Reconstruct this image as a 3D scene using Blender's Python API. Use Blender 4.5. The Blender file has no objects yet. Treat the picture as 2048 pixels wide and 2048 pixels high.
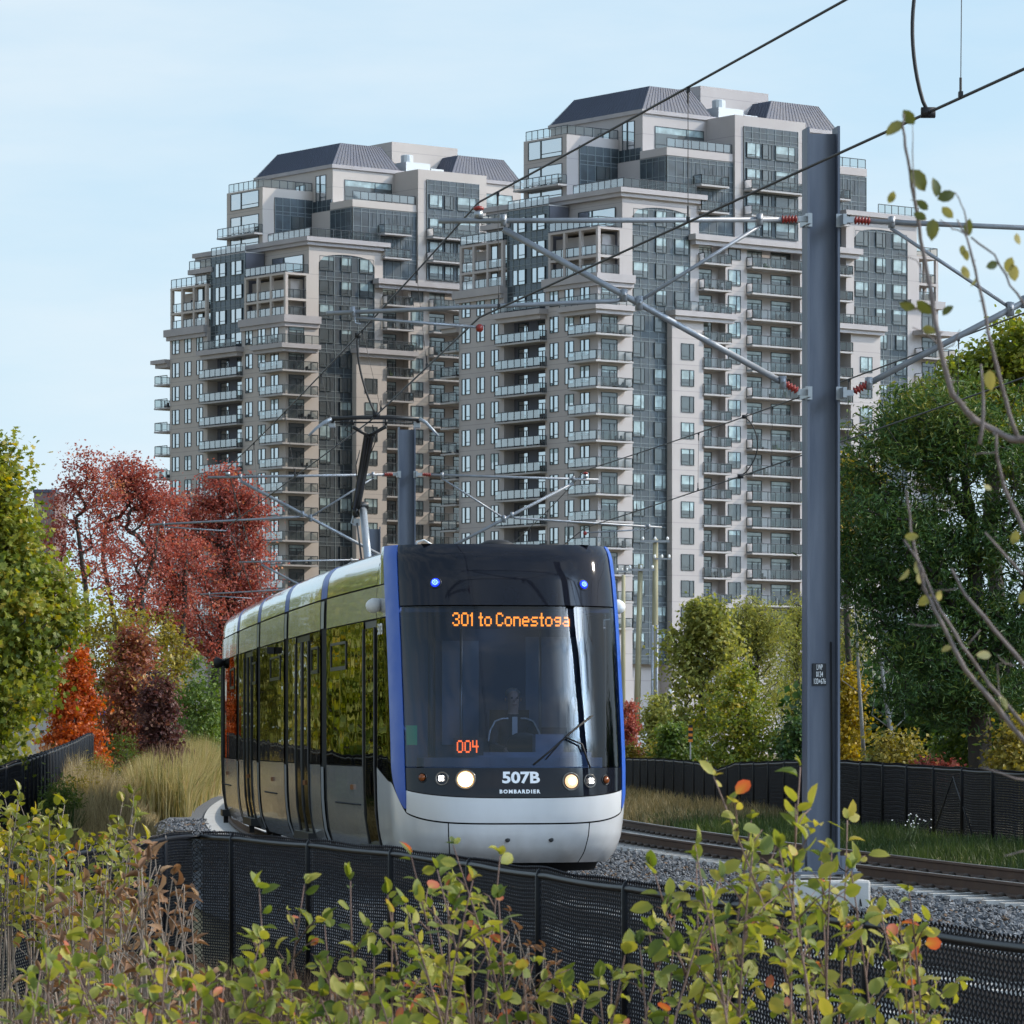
import bpy, math, random
import numpy as np
from mathutils import Vector, Matrix, Quaternion
random.seed(7); RNG = np.random.default_rng(7)
scene = bpy.context.scene
COL = scene.collection
F, CX, HY, CZ = 8640.0, 1024.0, 1481.0, 1.55
def at(px, py, Y): return Vector(((px-CX)/F*Y, Y, CZ+(HY-py)/F*Y))
R = math.radians

# ------------------------------------------------------------------ mesh helpers
class MB:
    def __init__(s): s.v=[]; s.f=[]; s.m=[]; s.cur=0
    def quad(s,*p):
        n=len(s.v); s.v.extend([tuple(q) for q in p]); s.f.append(tuple(range(n,n+len(p)))); s.m.append(s.cur)
    def box(s,x0,x1,y0,y1,z0,z1):
        n=len(s.v)
        s.v += [(x0,y0,z0),(x1,y0,z0),(x1,y1,z0),(x0,y1,z0),(x0,y0,z1),(x1,y0,z1),(x1,y1,z1),(x0,y1,z1)]
        for f in ((0,3,2,1),(4,5,6,7),(0,1,5,4),(1,2,6,5),(2,3,7,6),(3,0,4,7)):
            s.f.append(tuple(n+i for i in f)); s.m.append(s.cur)
    def obox(s,c,ex,ey,ez):   # centre and half axes
        c,ex,ey,ez=Vector(c),Vector(ex),Vector(ey),Vector(ez); n=len(s.v)
        for k in ((-1,-1,-1),(1,-1,-1),(1,1,-1),(-1,1,-1),(-1,-1,1),(1,-1,1),(1,1,1),(-1,1,1)):
            s.v.append(tuple(c+ex*k[0]+ey*k[1]+ez*k[2]))
        for f in ((0,3,2,1),(4,5,6,7),(0,1,5,4),(1,2,6,5),(2,3,7,6),(3,0,4,7)):
            s.f.append(tuple(n+i for i in f)); s.m.append(s.cur)
    def tube(s,pts,r,n=6,caps=True):
        pts=[Vector(p) for p in pts]; k=len(pts)
        rs=r if isinstance(r,(list,tuple)) else [r]*k
        up=Vector((0,0,1)); base=len(s.v); prev=None
        for i,p in enumerate(pts):
            t=(pts[min(i+1,k-1)]-pts[max(i-1,0)])
            if t.length<1e-9: t=Vector((0,0,1))
            t.normalize()
            if prev is None:
                a=t.cross(up)
                if a.length<1e-3: a=t.cross(Vector((1,0,0)))
            else:
                a=prev-t*prev.dot(t)
                if a.length<1e-4: a=t.cross(up)
            a.normalize(); prev=a; b=t.cross(a)
            for j in range(n):
                g=2*math.pi*j/n
                s.v.append(tuple(p+(a*math.cos(g)+b*math.sin(g))*rs[i]))
        for i in range(k-1):
            for j in range(n):
                j2=(j+1)%n
                s.f.append((base+i*n+j,base+i*n+j2,base+(i+1)*n+j2,base+(i+1)*n+j)); s.m.append(s.cur)
        if caps:
            s.f.append(tuple(base+j for j in range(n))[::-1]); s.m.append(s.cur)
            s.f.append(tuple(base+(k-1)*n+j for j in range(n))); s.m.append(s.cur)
    def lathe(s,c,axis,prof,n=16):   # prof: list of (along axis, radius)
        c=Vector(c); ax=Vector(axis).normalized()
        a=ax.cross(Vector((0,0,1)))
        if a.length<1e-3: a=Vector((1,0,0))
        a.normalize(); b=ax.cross(a); base=len(s.v)
        for (t,r) in prof:
            for j in range(n):
                g=2*math.pi*j/n; s.v.append(tuple(c+ax*t+(a*math.cos(g)+b*math.sin(g))*r))
        for i in range(len(prof)-1):
            for j in range(n):
                j2=(j+1)%n
                s.f.append((base+i*n+j,base+i*n+j2,base+(i+1)*n+j2,base+(i+1)*n+j)); s.m.append(s.cur)
        s.f.append(tuple(base+j for j in range(n))[::-1]); s.m.append(s.cur)
        k=len(prof)-1
        s.f.append(tuple(base+k*n+j for j in range(n))); s.m.append(s.cur)
    def grid(s,P):   # P[i][j] points
        ni=len(P); nj=len(P[0]); base=len(s.v)
        for row in P:
            for p in row: s.v.append(tuple(p))
        for i in range(ni-1):
            for j in range(nj-1):
                s.f.append((base+i*nj+j,base+i*nj+j+1,base+(i+1)*nj+j+1,base+(i+1)*nj+j)); s.m.append(s.cur)
    def mesh(s,name,mats,smooth=False):
        me=bpy.data.meshes.new(name); me.from_pydata(s.v,[],s.f)
        for m in mats: me.materials.append(m)
        if len(mats)>1: me.polygons.foreach_set('material_index',s.m)
        if smooth: me.polygons.foreach_set('use_smooth',[True]*len(s.f))
        me.update(); return me

WM={}
def set_parent(o,p):
    o.parent=p
    o.matrix_parent_inverse=WM.get(p.name,Matrix.Identity(4)).inverted()
def tag(o,label=None,cat=None,group=None,kind=None):
    if label: o['label']=label
    if cat: o['category']=cat
    if group: o['group']=group
    if kind: o['kind']=kind
    return o
def thing(name,label,cat,loc=(0,0,0),rz=0,group=None):
    o=bpy.data.objects.new(name,None); COL.objects.link(o)
    o.empty_display_size=.2
    o.location=loc; o.rotation_euler=(0,0,rz)
    WM[o.name]=Matrix.Translation(Vector(loc))@Matrix.Rotation(rz,4,'Z')
    return tag(o,label,cat,group)
def obj(name,me,parent=None,local=False):
    o=bpy.data.objects.new(name,me); COL.objects.link(o)
    if parent is not None:
        if local: o.parent=parent
        else: set_parent(o,parent)
    return o
def part(name,mb,mats,parent,smooth=False,local=False):
    if not isinstance(mats,(list,tuple)): mats=[mats]
    return obj(name,mb.mesh(name,mats,smooth),parent,local)
KIDS={}
def copy_tree(o,parent=None):
    c=o.copy(); COL.objects.link(c)
    if parent is not None:
        c.parent=parent; c.matrix_parent_inverse=o.matrix_parent_inverse.copy()
    for ch in list(o.children): copy_tree(ch,c)
    return c
def npmesh(name,V,loops,starts,mats,tint=None,smooth=False,midx=None):
    me=bpy.data.meshes.new(name)
    me.vertices.add(len(V)); me.vertices.foreach_set('co',np.ascontiguousarray(V,dtype=np.float32).ravel())
    me.loops.add(len(loops)); me.loops.foreach_set('vertex_index',np.asarray(loops,dtype=np.int32))
    me.polygons.add(len(starts)); me.polygons.foreach_set('loop_start',np.asarray(starts,dtype=np.int32))
    for m in mats: me.materials.append(m)
    if midx is not None: me.polygons.foreach_set('material_index',np.asarray(midx,dtype=np.int32))
    me.polygons.foreach_set('use_smooth',np.full(len(starts),smooth))
    if tint is not None:
        a=me.attributes.new('tint','FLOAT','POINT'); a.data.foreach_set('value',np.asarray(tint,dtype=np.float32))
    me.update(calc_edges=True); return me
def stamp(tv,tf,O,A,B,C):
    """instances of template (tv verts, tf faces) at O with axes A,B,C (n,3 each; scaled)"""
    tv=np.asarray(tv,float); n=len(O); k=len(tv)
    V=O[:,None,:]+tv[None,:,0,None]*A[:,None,:]+tv[None,:,1,None]*B[:,None,:]+tv[None,:,2,None]*C[:,None,:]
    flat=np.concatenate([np.array(f) for f in tf]); st=np.cumsum([0]+[len(f) for f in tf])[:-1]; L=len(flat)
    loops=(np.arange(n)[:,None]*k+flat[None,:]).ravel(); starts=(np.arange(n)[:,None]*L+st[None,:]).ravel()
    return V.reshape(-1,3),loops,starts,k
def unit(a): return a/np.maximum(np.linalg.norm(a,axis=1,keepdims=True),1e-9)

# ------------------------------------------------------------------ materials
def nodes_of(name):
    m=bpy.data.materials.new(name); m.use_nodes=True
    nt=m.node_tree; return m,nt,nt.nodes['Principled BSDF'],nt.nodes['Material Output']
def N(nt,t,**kw):
    n=nt.nodes.new(t)
    for k,v in kw.items(): setattr(n,k,v)
    return n
def M(name,col,rough=.6,metal=0.0,var=0.0,scale=4.0,bump=0.0,bscale=40.0,coat=0.0,spec=.5,col2=None,emit=None,estr=0,streak=False,dirt=0.0,detail=6):
    m,nt,b,out=nodes_of(name)
    b.inputs['Base Color'].default_value=(*col,1); b.inputs['Roughness'].default_value=rough
    b.inputs['Metallic'].default_value=metal; b.inputs['Specular IOR Level'].default_value=spec
    if coat: b.inputs['Coat Weight'].default_value=coat; b.inputs['Coat Roughness'].default_value=.04
    tc=N(nt,'ShaderNodeTexCoord')
    if var or col2:
        no=N(nt,'ShaderNodeTexNoise'); no.inputs['Scale'].default_value=scale; no.inputs['Detail'].default_value=detail
        if streak:
            mp=N(nt,'ShaderNodeMapping'); mp.inputs['Scale'].default_value=(1,1,.12)
            nt.links.new(tc.outputs['Object'],mp.inputs[0]); nt.links.new(mp.outputs[0],no.inputs['Vector'])
        else: nt.links.new(tc.outputs['Object'],no.inputs['Vector'])
        rp=N(nt,'ShaderNodeValToRGB')
        c2=col2 if col2 else tuple(min(1,c*(1+var)) for c in col)
        c1=col if col2 else tuple(c*(1-var) for c in col)
        rp.color_ramp.elements[0].position=.3; rp.color_ramp.elements[1].position=.7
        rp.color_ramp.elements[0].color=(*c1,1); rp.color_ramp.elements[1].color=(*c2,1)
        nt.links.new(no.outputs['Fac'],rp.inputs[0]); nt.links.new(rp.outputs[0],b.inputs['Base Color'])
        if not metal and rough>.2:
            mr=N(nt,'ShaderNodeMapRange'); mr.inputs['To Min'].default_value=rough*.85; mr.inputs['To Max'].default_value=min(1,rough*1.15)
            nt.links.new(no.outputs['Fac'],mr.inputs['Value']); nt.links.new(mr.outputs[0],b.inputs['Roughness'])
    if bump:
        n2=N(nt,'ShaderNodeTexNoise'); n2.inputs['Scale'].default_value=bscale; n2.inputs['Detail'].default_value=4
        nt.links.new(tc.outputs['Object'],n2.inputs['Vector'])
        bp=N(nt,'ShaderNodeBump'); bp.inputs['Strength'].default_value=bump; bp.inputs['Distance'].default_value=.02
        nt.links.new(n2.outputs['Fac'],bp.inputs['Height']); nt.links.new(bp.outputs[0],b.inputs['Normal'])
    if emit: b.inputs['Emission Color'].default_value=(*emit,1); b.inputs['Emission Strength'].default_value=estr
    return m
def leafmat(name,stops,transl=.35,rough=.5):
    m,nt,b,out=nodes_of(name)
    a=N(nt,'ShaderNodeAttribute'); a.attribute_name='tint'
    rp=N(nt,'ShaderNodeValToRGB'); el=rp.color_ramp.elements
    while len(el)<len(stops): el.new(.5)
    for e,(p,c) in zip(el,stops): e.position=p; e.color=(*c,1)
    nt.links.new(a.outputs['Fac'],rp.inputs[0]); nt.links.new(rp.outputs[0],b.inputs['Base Color'])
    b.inputs['Roughness'].default_value=rough; b.inputs['Specular IOR Level'].default_value=.35
    t=N(nt,'ShaderNodeBsdfTranslucent'); mx=N(nt,'ShaderNodeMixShader'); mx.inputs[0].default_value=transl
    hs=N(nt,'ShaderNodeHueSaturation'); hs.inputs['Saturation'].default_value=1.15; hs.inputs['Value'].default_value=1.5
    nt.links.new(rp.outputs[0],hs.inputs['Color']); nt.links.new(hs.outputs[0],t.inputs[0])
    nt.links.new(b.outputs[0],mx.inputs[1]); nt.links.new(t.outputs[0],mx.inputs[2]); nt.links.new(mx.outputs[0],out.inputs[0])
    return m
def glassmat(name,tint=(.75,.85,.85),refl=.25,rough=.02,fres=1.45,rcol=(1,1,1)):
    """thin pane: transparent mixed with mirror by fresnel plus a coating"""
    m,nt,b,out=nodes_of(name); nt.nodes.remove(b)
    tr=N(nt,'ShaderNodeBsdfTransparent'); tr.inputs[0].default_value=(*tint,1)
    gl=N(nt,'ShaderNodeBsdfGlossy'); gl.inputs['Roughness'].default_value=rough; gl.inputs[0].default_value=(*rcol,1)
    fr=N(nt,'ShaderNodeFresnel'); fr.inputs[0].default_value=fres
    ma=N(nt,'ShaderNodeMath',operation='ADD'); ma.inputs[1].default_value=refl; ma.use_clamp=True
    nt.links.new(fr.outputs[0],ma.inputs[0])
    mx=N(nt,'ShaderNodeMixShader'); nt.links.new(ma.outputs[0],mx.inputs[0])
    nt.links.new(tr.outputs[0],mx.inputs[1]); nt.links.new(gl.outputs[0],mx.inputs[2]); nt.links.new(mx.outputs[0],out.inputs[0])
    return m
def panemat(name,base,refl,rough=.02,wav=0.0,rcol=(.95,.98,1),wscale=1.2):
    """opaque window pane: dark or blind behind, mirror on top"""
    m,nt,b,out=nodes_of(name)
    b.inputs['Base Color'].default_value=(*base,1); b.inputs['Roughness'].default_value=.5
    tc=N(nt,'ShaderNodeTexCoord'); no=N(nt,'ShaderNodeTexNoise'); no.inputs['Scale'].default_value=.9
    nt.links.new(tc.outputs['Object'],no.inputs['Vector'])
    rp=N(nt,'ShaderNodeValToRGB'); rp.color_ramp.elements[0].position=.35; rp.color_ramp.elements[1].position=.65
    rp.color_ramp.elements[0].color=(*[c*.6 for c in base],1); rp.color_ramp.elements[1].color=(*[c*1.25 for c in base],1)
    nt.links.new(no.outputs['Fac'],rp.inputs[0]); nt.links.new(rp.outputs[0],b.inputs['Base Color'])
    gl=N(nt,'ShaderNodeBsdfGlossy'); gl.inputs['Roughness'].default_value=rough; gl.inputs[0].default_value=(*rcol,1)
    if wav:
        n2=N(nt,'ShaderNodeTexNoise'); n2.inputs['Scale'].default_value=wscale; n2.inputs['Detail'].default_value=2
        nt.links.new(tc.outputs['Object'],n2.inputs['Vector'])
        bp=N(nt,'ShaderNodeBump'); bp.inputs['Strength'].default_value=wav; bp.inputs['Distance'].default_value=.1
        nt.links.new(n2.outputs['Fac'],bp.inputs['Height']); nt.links.new(bp.outputs[0],gl.inputs['Normal'])
    fr=N(nt,'ShaderNodeFresnel'); fr.inputs[0].default_value=1.5
    ma=N(nt,'ShaderNodeMath',operation='ADD'); ma.inputs[1].default_value=refl; ma.use_clamp=True
    nt.links.new(fr.outputs[0],ma.inputs[0]); mx=N(nt,'ShaderNodeMixShader')
    nt.links.new(ma.outputs[0],mx.inputs[0]); nt.links.new(b.outputs[0],mx.inputs[1]); nt.links.new(gl.outputs[0],mx.inputs[2])
    nt.links.new(mx.outputs[0],out.inputs[0]); return m

# ------------------------------------------------------------------ camera, light, sky
cam=bpy.data.cameras.new('camera'); camo=bpy.data.objects.new('camera',cam); COL.objects.link(camo)
camo.location=(0,0,CZ); camo.rotation_euler=(R(90),0,0)
cam.sensor_width=36; cam.lens=F/2048*36; cam.shift_x=0; cam.shift_y=(HY-1024)/2048
cam.clip_start=.5; cam.clip_end=8000
cam.dof.use_dof=True; cam.dof.focus_distance=48; cam.dof.aperture_fstop=30
scene.camera=camo
SUN_EL, SUN_AZ = R(33), R(79)      # azimuth clockwise from +Y
sd=Vector((math.sin(SUN_AZ)*math.cos(SUN_EL),math.cos(SUN_AZ)*math.cos(SUN_EL),math.sin(SUN_EL)))
sl=bpy.data.lights.new('sun','SUN'); sl.energy=4.2; sl.angle=R(.53); sl.color=(1,.91,.78)
so=bpy.data.objects.new('sun',sl); COL.objects.link(so); so.rotation_euler=(-sd).to_track_quat('-Z','Y').to_euler()
so.location=(40,0,60)
w=bpy.data.worlds.new('World'); scene.world=w; w.use_nodes=True; nt=w.node_tree
bg=nt.nodes['Background']; bg.inputs['Strength'].default_value=.15
sky=N(nt,'ShaderNodeTexSky'); sky.sky_type='NISHITA'; sky.sun_disc=False
sky.sun_elevation=SUN_EL; sky.sun_rotation=SUN_AZ; sky.air_density=1.0; sky.dust_density=.6; sky.ozone_density=1.6; sky.altitude=300
tc=N(nt,'ShaderNodeTexCoord'); mp=N(nt,'ShaderNodeMapping'); mp.inputs['Scale'].default_value=(1.6,1.6,7)
nt.links.new(tc.outputs['Generated'],mp.inputs[0])
no=N(nt,'ShaderNodeTexNoise'); no.inputs['Scale'].default_value=2.2; no.inputs['Detail'].default_value=9; no.inputs['Roughness'].default_value=.55
nt.links.new(mp.outputs[0],no.inputs['Vector'])
rp=N(nt,'ShaderNodeValToRGB'); rp.color_ramp.elements[0].position=.42; rp.color_ramp.elements[1].position=.72
rp.color_ramp.elements[0].color=(.0,.0,.0,1); rp.color_ramp.elements[1].color=(.75,.75,.75,1)
nt.links.new(no.outputs['Fac'],rp.inputs[0])
sp=N(nt,'ShaderNodeSeparateXYZ'); nt.links.new(tc.outputs['Generated'],sp.inputs[0])
ab=N(nt,'ShaderNodeMath',operation='ABSOLUTE'); nt.links.new(sp.outputs['Z'],ab.inputs[0])
hz=N(nt,'ShaderNodeMapRange'); hz.inputs['From Min'].default_value=0; hz.inputs['From Max'].default_value=.55; hz.inputs['To Min'].default_value=.92; hz.inputs['To Max'].default_value=.30
nt.links.new(ab.outputs[0],hz.inputs['Value'])
hm=N(nt,'ShaderNodeMixRGB'); hm.inputs[2].default_value=(4.1,5.6,6.7,1)      # autumn haze
nt.links.new(hz.outputs[0],hm.inputs[0]); nt.links.new(sky.outputs[0],hm.inputs[1])
mx=N(nt,'ShaderNodeMixRGB'); mx.inputs[2].default_value=(5.9,6.35,6.65,1)
nt.links.new(rp.outputs[0],mx.inputs[0]); nt.links.new(hm.outputs[0],mx.inputs[1])
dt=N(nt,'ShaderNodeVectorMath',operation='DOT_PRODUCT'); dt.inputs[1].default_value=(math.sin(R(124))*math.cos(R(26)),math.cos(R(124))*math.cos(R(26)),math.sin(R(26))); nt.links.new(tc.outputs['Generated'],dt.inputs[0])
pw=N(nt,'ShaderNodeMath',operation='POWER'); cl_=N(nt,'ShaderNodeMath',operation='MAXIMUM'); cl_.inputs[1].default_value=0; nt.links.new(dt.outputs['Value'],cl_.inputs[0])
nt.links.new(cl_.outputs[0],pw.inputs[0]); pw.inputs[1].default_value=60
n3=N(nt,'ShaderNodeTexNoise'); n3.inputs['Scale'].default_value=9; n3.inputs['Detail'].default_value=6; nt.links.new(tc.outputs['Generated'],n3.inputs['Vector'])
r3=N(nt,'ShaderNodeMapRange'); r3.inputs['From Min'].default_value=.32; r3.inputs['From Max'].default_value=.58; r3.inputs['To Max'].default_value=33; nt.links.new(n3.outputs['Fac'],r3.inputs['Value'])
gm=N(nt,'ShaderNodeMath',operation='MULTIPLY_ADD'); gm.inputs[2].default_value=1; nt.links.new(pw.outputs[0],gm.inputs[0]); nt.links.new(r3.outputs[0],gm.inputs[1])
vm=N(nt,'ShaderNodeVectorMath',operation='SCALE'); nt.links.new(mx.outputs[0],vm.inputs[0]); nt.links.new(gm.outputs[0],vm.inputs['Scale'])   # added sky glow at the rear right, for the windscreen streak and fill
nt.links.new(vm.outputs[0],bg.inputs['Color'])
scene.view_settings.view_transform='Standard'; scene.view_settings.look='None'; scene.view_settings.exposure=0
scene.cycles.max_bounces=6; scene.cycles.transparent_max_bounces=16; scene.cycles.diffuse_bounces=3; scene.cycles.glossy_bounces=4
scene.cycles.use_denoising=True
try: scene.cycles.denoiser='OPENIMAGEDENOISE'
except Exception: pass

# ------------------------------------------------------------------ track alignment
TY=np.array([-40,2,20,30,40,47,54.2,59.5,64.8,70,76.5,90,110,132,160,300.])
TX=np.array([14.5,8.3,5.0,3.08,1.32,.16,-1.05,-1.79,-2.48,-3.12,-3.85,-5.1,-6.45,-7.5,-8.5,-13.])
TM=np.gradient(TX,TY)
def xc(Y):
    i=int(np.clip(np.searchsorted(TY,Y)-1,0,len(TY)-2)); h=TY[i+1]-TY[i]; t=(Y-TY[i])/h
    return float((2*t**3-3*t*t+1)*TX[i]+(t**3-2*t*t+t)*h*TM[i]+(-2*t**3+3*t*t)*TX[i+1]+(t**3-t*t)*h*TM[i+1])
def dxc(Y): return (xc(Y+.5)-xc(Y-.5))
SEP=6.1
def tpos(Y,q,z,track=0):
    d=dxc(Y); n=math.hypot(1,d)
    return Vector((xc(Y)+q/n+(SEP if track else 0),Y-q*d/n,z))

# ------------------------------------------------------------------ ground
def gh(x,y):
    yy=np.clip(y,-30,200); c=np.interp(yy,TY,TX)
    d=np.where(x<c+SEP/2,c-x,x-c-SEP)          # distance outside the track pair
    h=np.where(d<2.4,-.42,np.where(x<c,-.95+0*d,-.25+0*d))
    f=np.clip((d-2.0)/1.4,0,1); h=-.42*(1-f)+h*f
    left=(x<c)&(y>55); f2=np.clip((y-50)/18,0,1)
    h=np.where(x<c,h*(1-f2)+(-.42*(1-f)+(-.12)*f)*f2,h)
    near=np.clip((y-14)/10,0,1); h=h*near+(-.05)*(1-near)
    far=np.clip((y-110)/60,0,1); h=h*(1-far)+0*far
    return h+.05*np.sin(x*1.3+y*.37)*np.cos(y*.9-x*.4)*(np.abs(x)<60)*(d>2.4)
gx=np.unique(np.concatenate([np.linspace(-3500,-60,14),np.linspace(-60,-14,24),np.linspace(-14,16,76),np.linspace(16,60,22),np.linspace(60,3500,14)]))
gy=np.unique(np.concatenate([np.linspace(-500,-10,8),np.linspace(-10,120,200),np.linspace(120,600,40),np.linspace(600,6000,10)]))
GX,GY=np.meshgrid(gx,gy); GZ=gh(GX,GY)
V=np.stack([GX.ravel(),GY.ravel(),GZ.ravel()],1); nx,ny=len(gx),len(gy)
I=(np.arange(ny-1)[:,None]*nx+np.arange(nx-1)[None,:]).ravel()
loops=np.stack([I,I+1,I+nx+1,I+nx],1).ravel()
grass_ground=M('grass_ground',(.14,.115,.055),.95,var=.0,col2=(.30,.24,.13),scale=.9,bump=.6,bscale=9)
go=obj('ground',npmesh('ground',V,loops,np.arange(len(I))*4,[grass_ground],smooth=True)); tag(go,kind='structure')

# ballast bed
mb=MB(); P=[]
for Y in np.concatenate([np.arange(4,100,1.0),np.arange(100,260,4.0)]):
    c=xc(Y); P.append([(c-2.9,Y,-.55),(c-2.1,Y,-.23),(c,Y,-.215),(c+SEP/2,Y,-.25),(c+SEP,Y,-.215),(c+SEP+2.1,Y,-.23),(c+SEP+2.9,Y,-.55)])
mb.grid(P)
m_ballast=M('ballast_gravel',(.06,.062,.066),.95,col2=(.17,.175,.185),scale=26,bump=1.0,bscale=38)
tag(part('ballast_bed',mb,m_ballast,None),kind='structure')
# loose ballast stones
oct_v=[(1,0,0),(-1,0,0),(0,1,0),(0,-1,0),(0,0,1),(0,0,-.6),(.62,.62,.45),(-.6,.55,.5)]
oct_f=[(0,6,4),(6,2,4),(2,7,4),(7,1,4),(1,3,4),(3,0,4),(6,0,2),(7,2,1),(0,5,2),(2,5,1),(1,5,3),(3,5,0)]
def rocks(n,y0,y1,q0,q1,size):
    Y=RNG.uniform(y0,y1,n); c=np.interp(Y,TY,TX); c=np.array([xc(a) for a in Y]); X=c+RNG.uniform(q0,q1,n)
    Z=-.225+RNG.uniform(-.02,.02,n)
    Z=np.where(X<c-2.1,-.23-(c-2.1-X)*.4,Z)+.0
    a=RNG.uniform(0,2*np.pi,n); s=size*RNG.uniform(.5,1.25,n)
    tl=RNG.uniform(-.5,.5,n)
    A=np.stack([np.cos(a),np.sin(a),tl],1)*s[:,None]; B=np.stack([-np.sin(a),np.cos(a),RNG.uniform(-.5,.5,n)],1)*(s*RNG.uniform(.5,.9,n))[:,None]
    C=np.stack([-tl*np.cos(a),-tl*np.sin(a),np.ones(n)],1)*(s*RNG.uniform(.5,.9,n))[:,None]
    return np.stack([X,Y,Z],1),A,B,C
parts_=[rocks(26000,22,62,-2.7,SEP+2.3,.034),rocks(12000,34,60,.9,SEP-.9,.034),rocks(5000,62,96,-2.9,-1.2,.05),rocks(5000,60,80,.9,SEP+2,.045)]
O,A,B,C=[np.concatenate([p[i] for p in parts_]) for i in range(4)]
V,loops,starts,k=stamp(oct_v,oct_f,O,A,B,C)
tint=np.repeat(np.where(RNG.uniform(0,1,len(O))<.07,1.0,RNG.uniform(0,.9,len(O))),k)
m_stone=leafmat('ballast_stone',[(0,(.05,.054,.06)),(.5,(.12,.125,.135)),(.9,(.2,.205,.215)),(.95,(.22,.22,.22)),(1,(.13,.085,.055))],0.0,.9)
tag(obj('ballast_stones',npmesh('ballast_stones',V,loops,starts,[m_stone],tint)),'grey crushed stone lying loose between and beside the tracks','gravel',kind='stuff')

# ------------------------------------------------------------------ rails and ties
m_rail=M('rail_rust',(.075,.045,.032),.7,col2=(.12,.075,.05),scale=3,bump=.2)
m_railtop=M('rail_head',(.35,.34,.33),.3,metal=.9)
m_conc=M('concrete',(.42,.41,.39),.9,var=.14,scale=3,bump=.15,bscale=60)
m_clip=M('clip_steel',(.07,.055,.045),.6,metal=.3)
prof=[(-.07,-.16),(.07,-.16),(.07,-.147),(.012,-.13),(.012,-.045),(.036,-.03),(.036,-.004),(.026,0),(-.026,0),(-.036,-.004),(-.036,-.03),(-.012,-.045),(-.012,-.13),(-.07,-.147)]
for tr,nm in ((0,'left-hand track under the tram'),(1,'right-hand track beyond the pole')):
    for q,side in ((-.7175,'near left'),(.7175,'far right')):
        mb=MB(); P=[]
        for Y in np.concatenate([np.arange(8,110,1.0),np.arange(110,260,5.0)]):
            P.append([tpos(Y,q+a,b,tr) for a,b in prof+[prof[0]]])
        mb.grid(P)
        for i in range(len(mb.f)):
            if i%len(prof)==7: mb.m[i]=1
        tag(part('rail',mb,[m_rail,m_railtop],None),f'rusty brown steel rail, {side} one of the {nm}','rail')
mb=MB(); mb.box(-1.25,1.25,-.12,.12,-.33,-.172); me_tie=mb.mesh('concrete_tie',[m_conc])
mb=MB(); mb.lathe((0,0,-.16),(0,0,1),[(0,.055),(.022,.052),(.04,.035),(.046,.015)],8); me_clip=mb.mesh('rail_clip',[m_clip],True)
def tie(Y,tr,proto=None):
    d=dxc(Y); p=tpos(Y,0,0,tr)
    if proto is None:
        o=bpy.data.objects.new('concrete_tie',me_tie); COL.objects.link(o)
        for q in (-.7175,.7175):
            for s in (-.12,.12):
                c=obj('rail_clip',me_clip,o,True); c.location=(q+s,0,0)
    else: o=copy_tree(proto)
    o.location=p; o.rotation_euler=(0,0,-math.atan(d))
    if tr: tag(o,'pale concrete sleeper crossing under the rails of the right-hand track','railway tie','sleepers of the right-hand track')
    else: tag(o,'pale concrete sleeper seen through the near fence under the left-hand track','railway tie','sleepers of the left-hand track')
    return o
tp=None
for Y in np.arange(26.2,47,.72): tp=tie(Y,0,tp) if tp is None else (tie(Y,0,tp),tp)[1]
for Y in np.arange(42.4,100,.72): tie(Y,1,tp)
# concrete slab the left track continues on, past the tram
mb=MB(); P=[]
for Y in np.arange(80,160,1.5):
    P.append([tpos(Y,-1.28,-.33),tpos(Y,-1.28,-.19),tpos(Y,1.28,-.19),tpos(Y,1.28,-.33)])
mb.grid(P); mb.quad(*P[0])
tag(part('track_slab',mb,m_conc,None),kind='structure')

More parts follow.
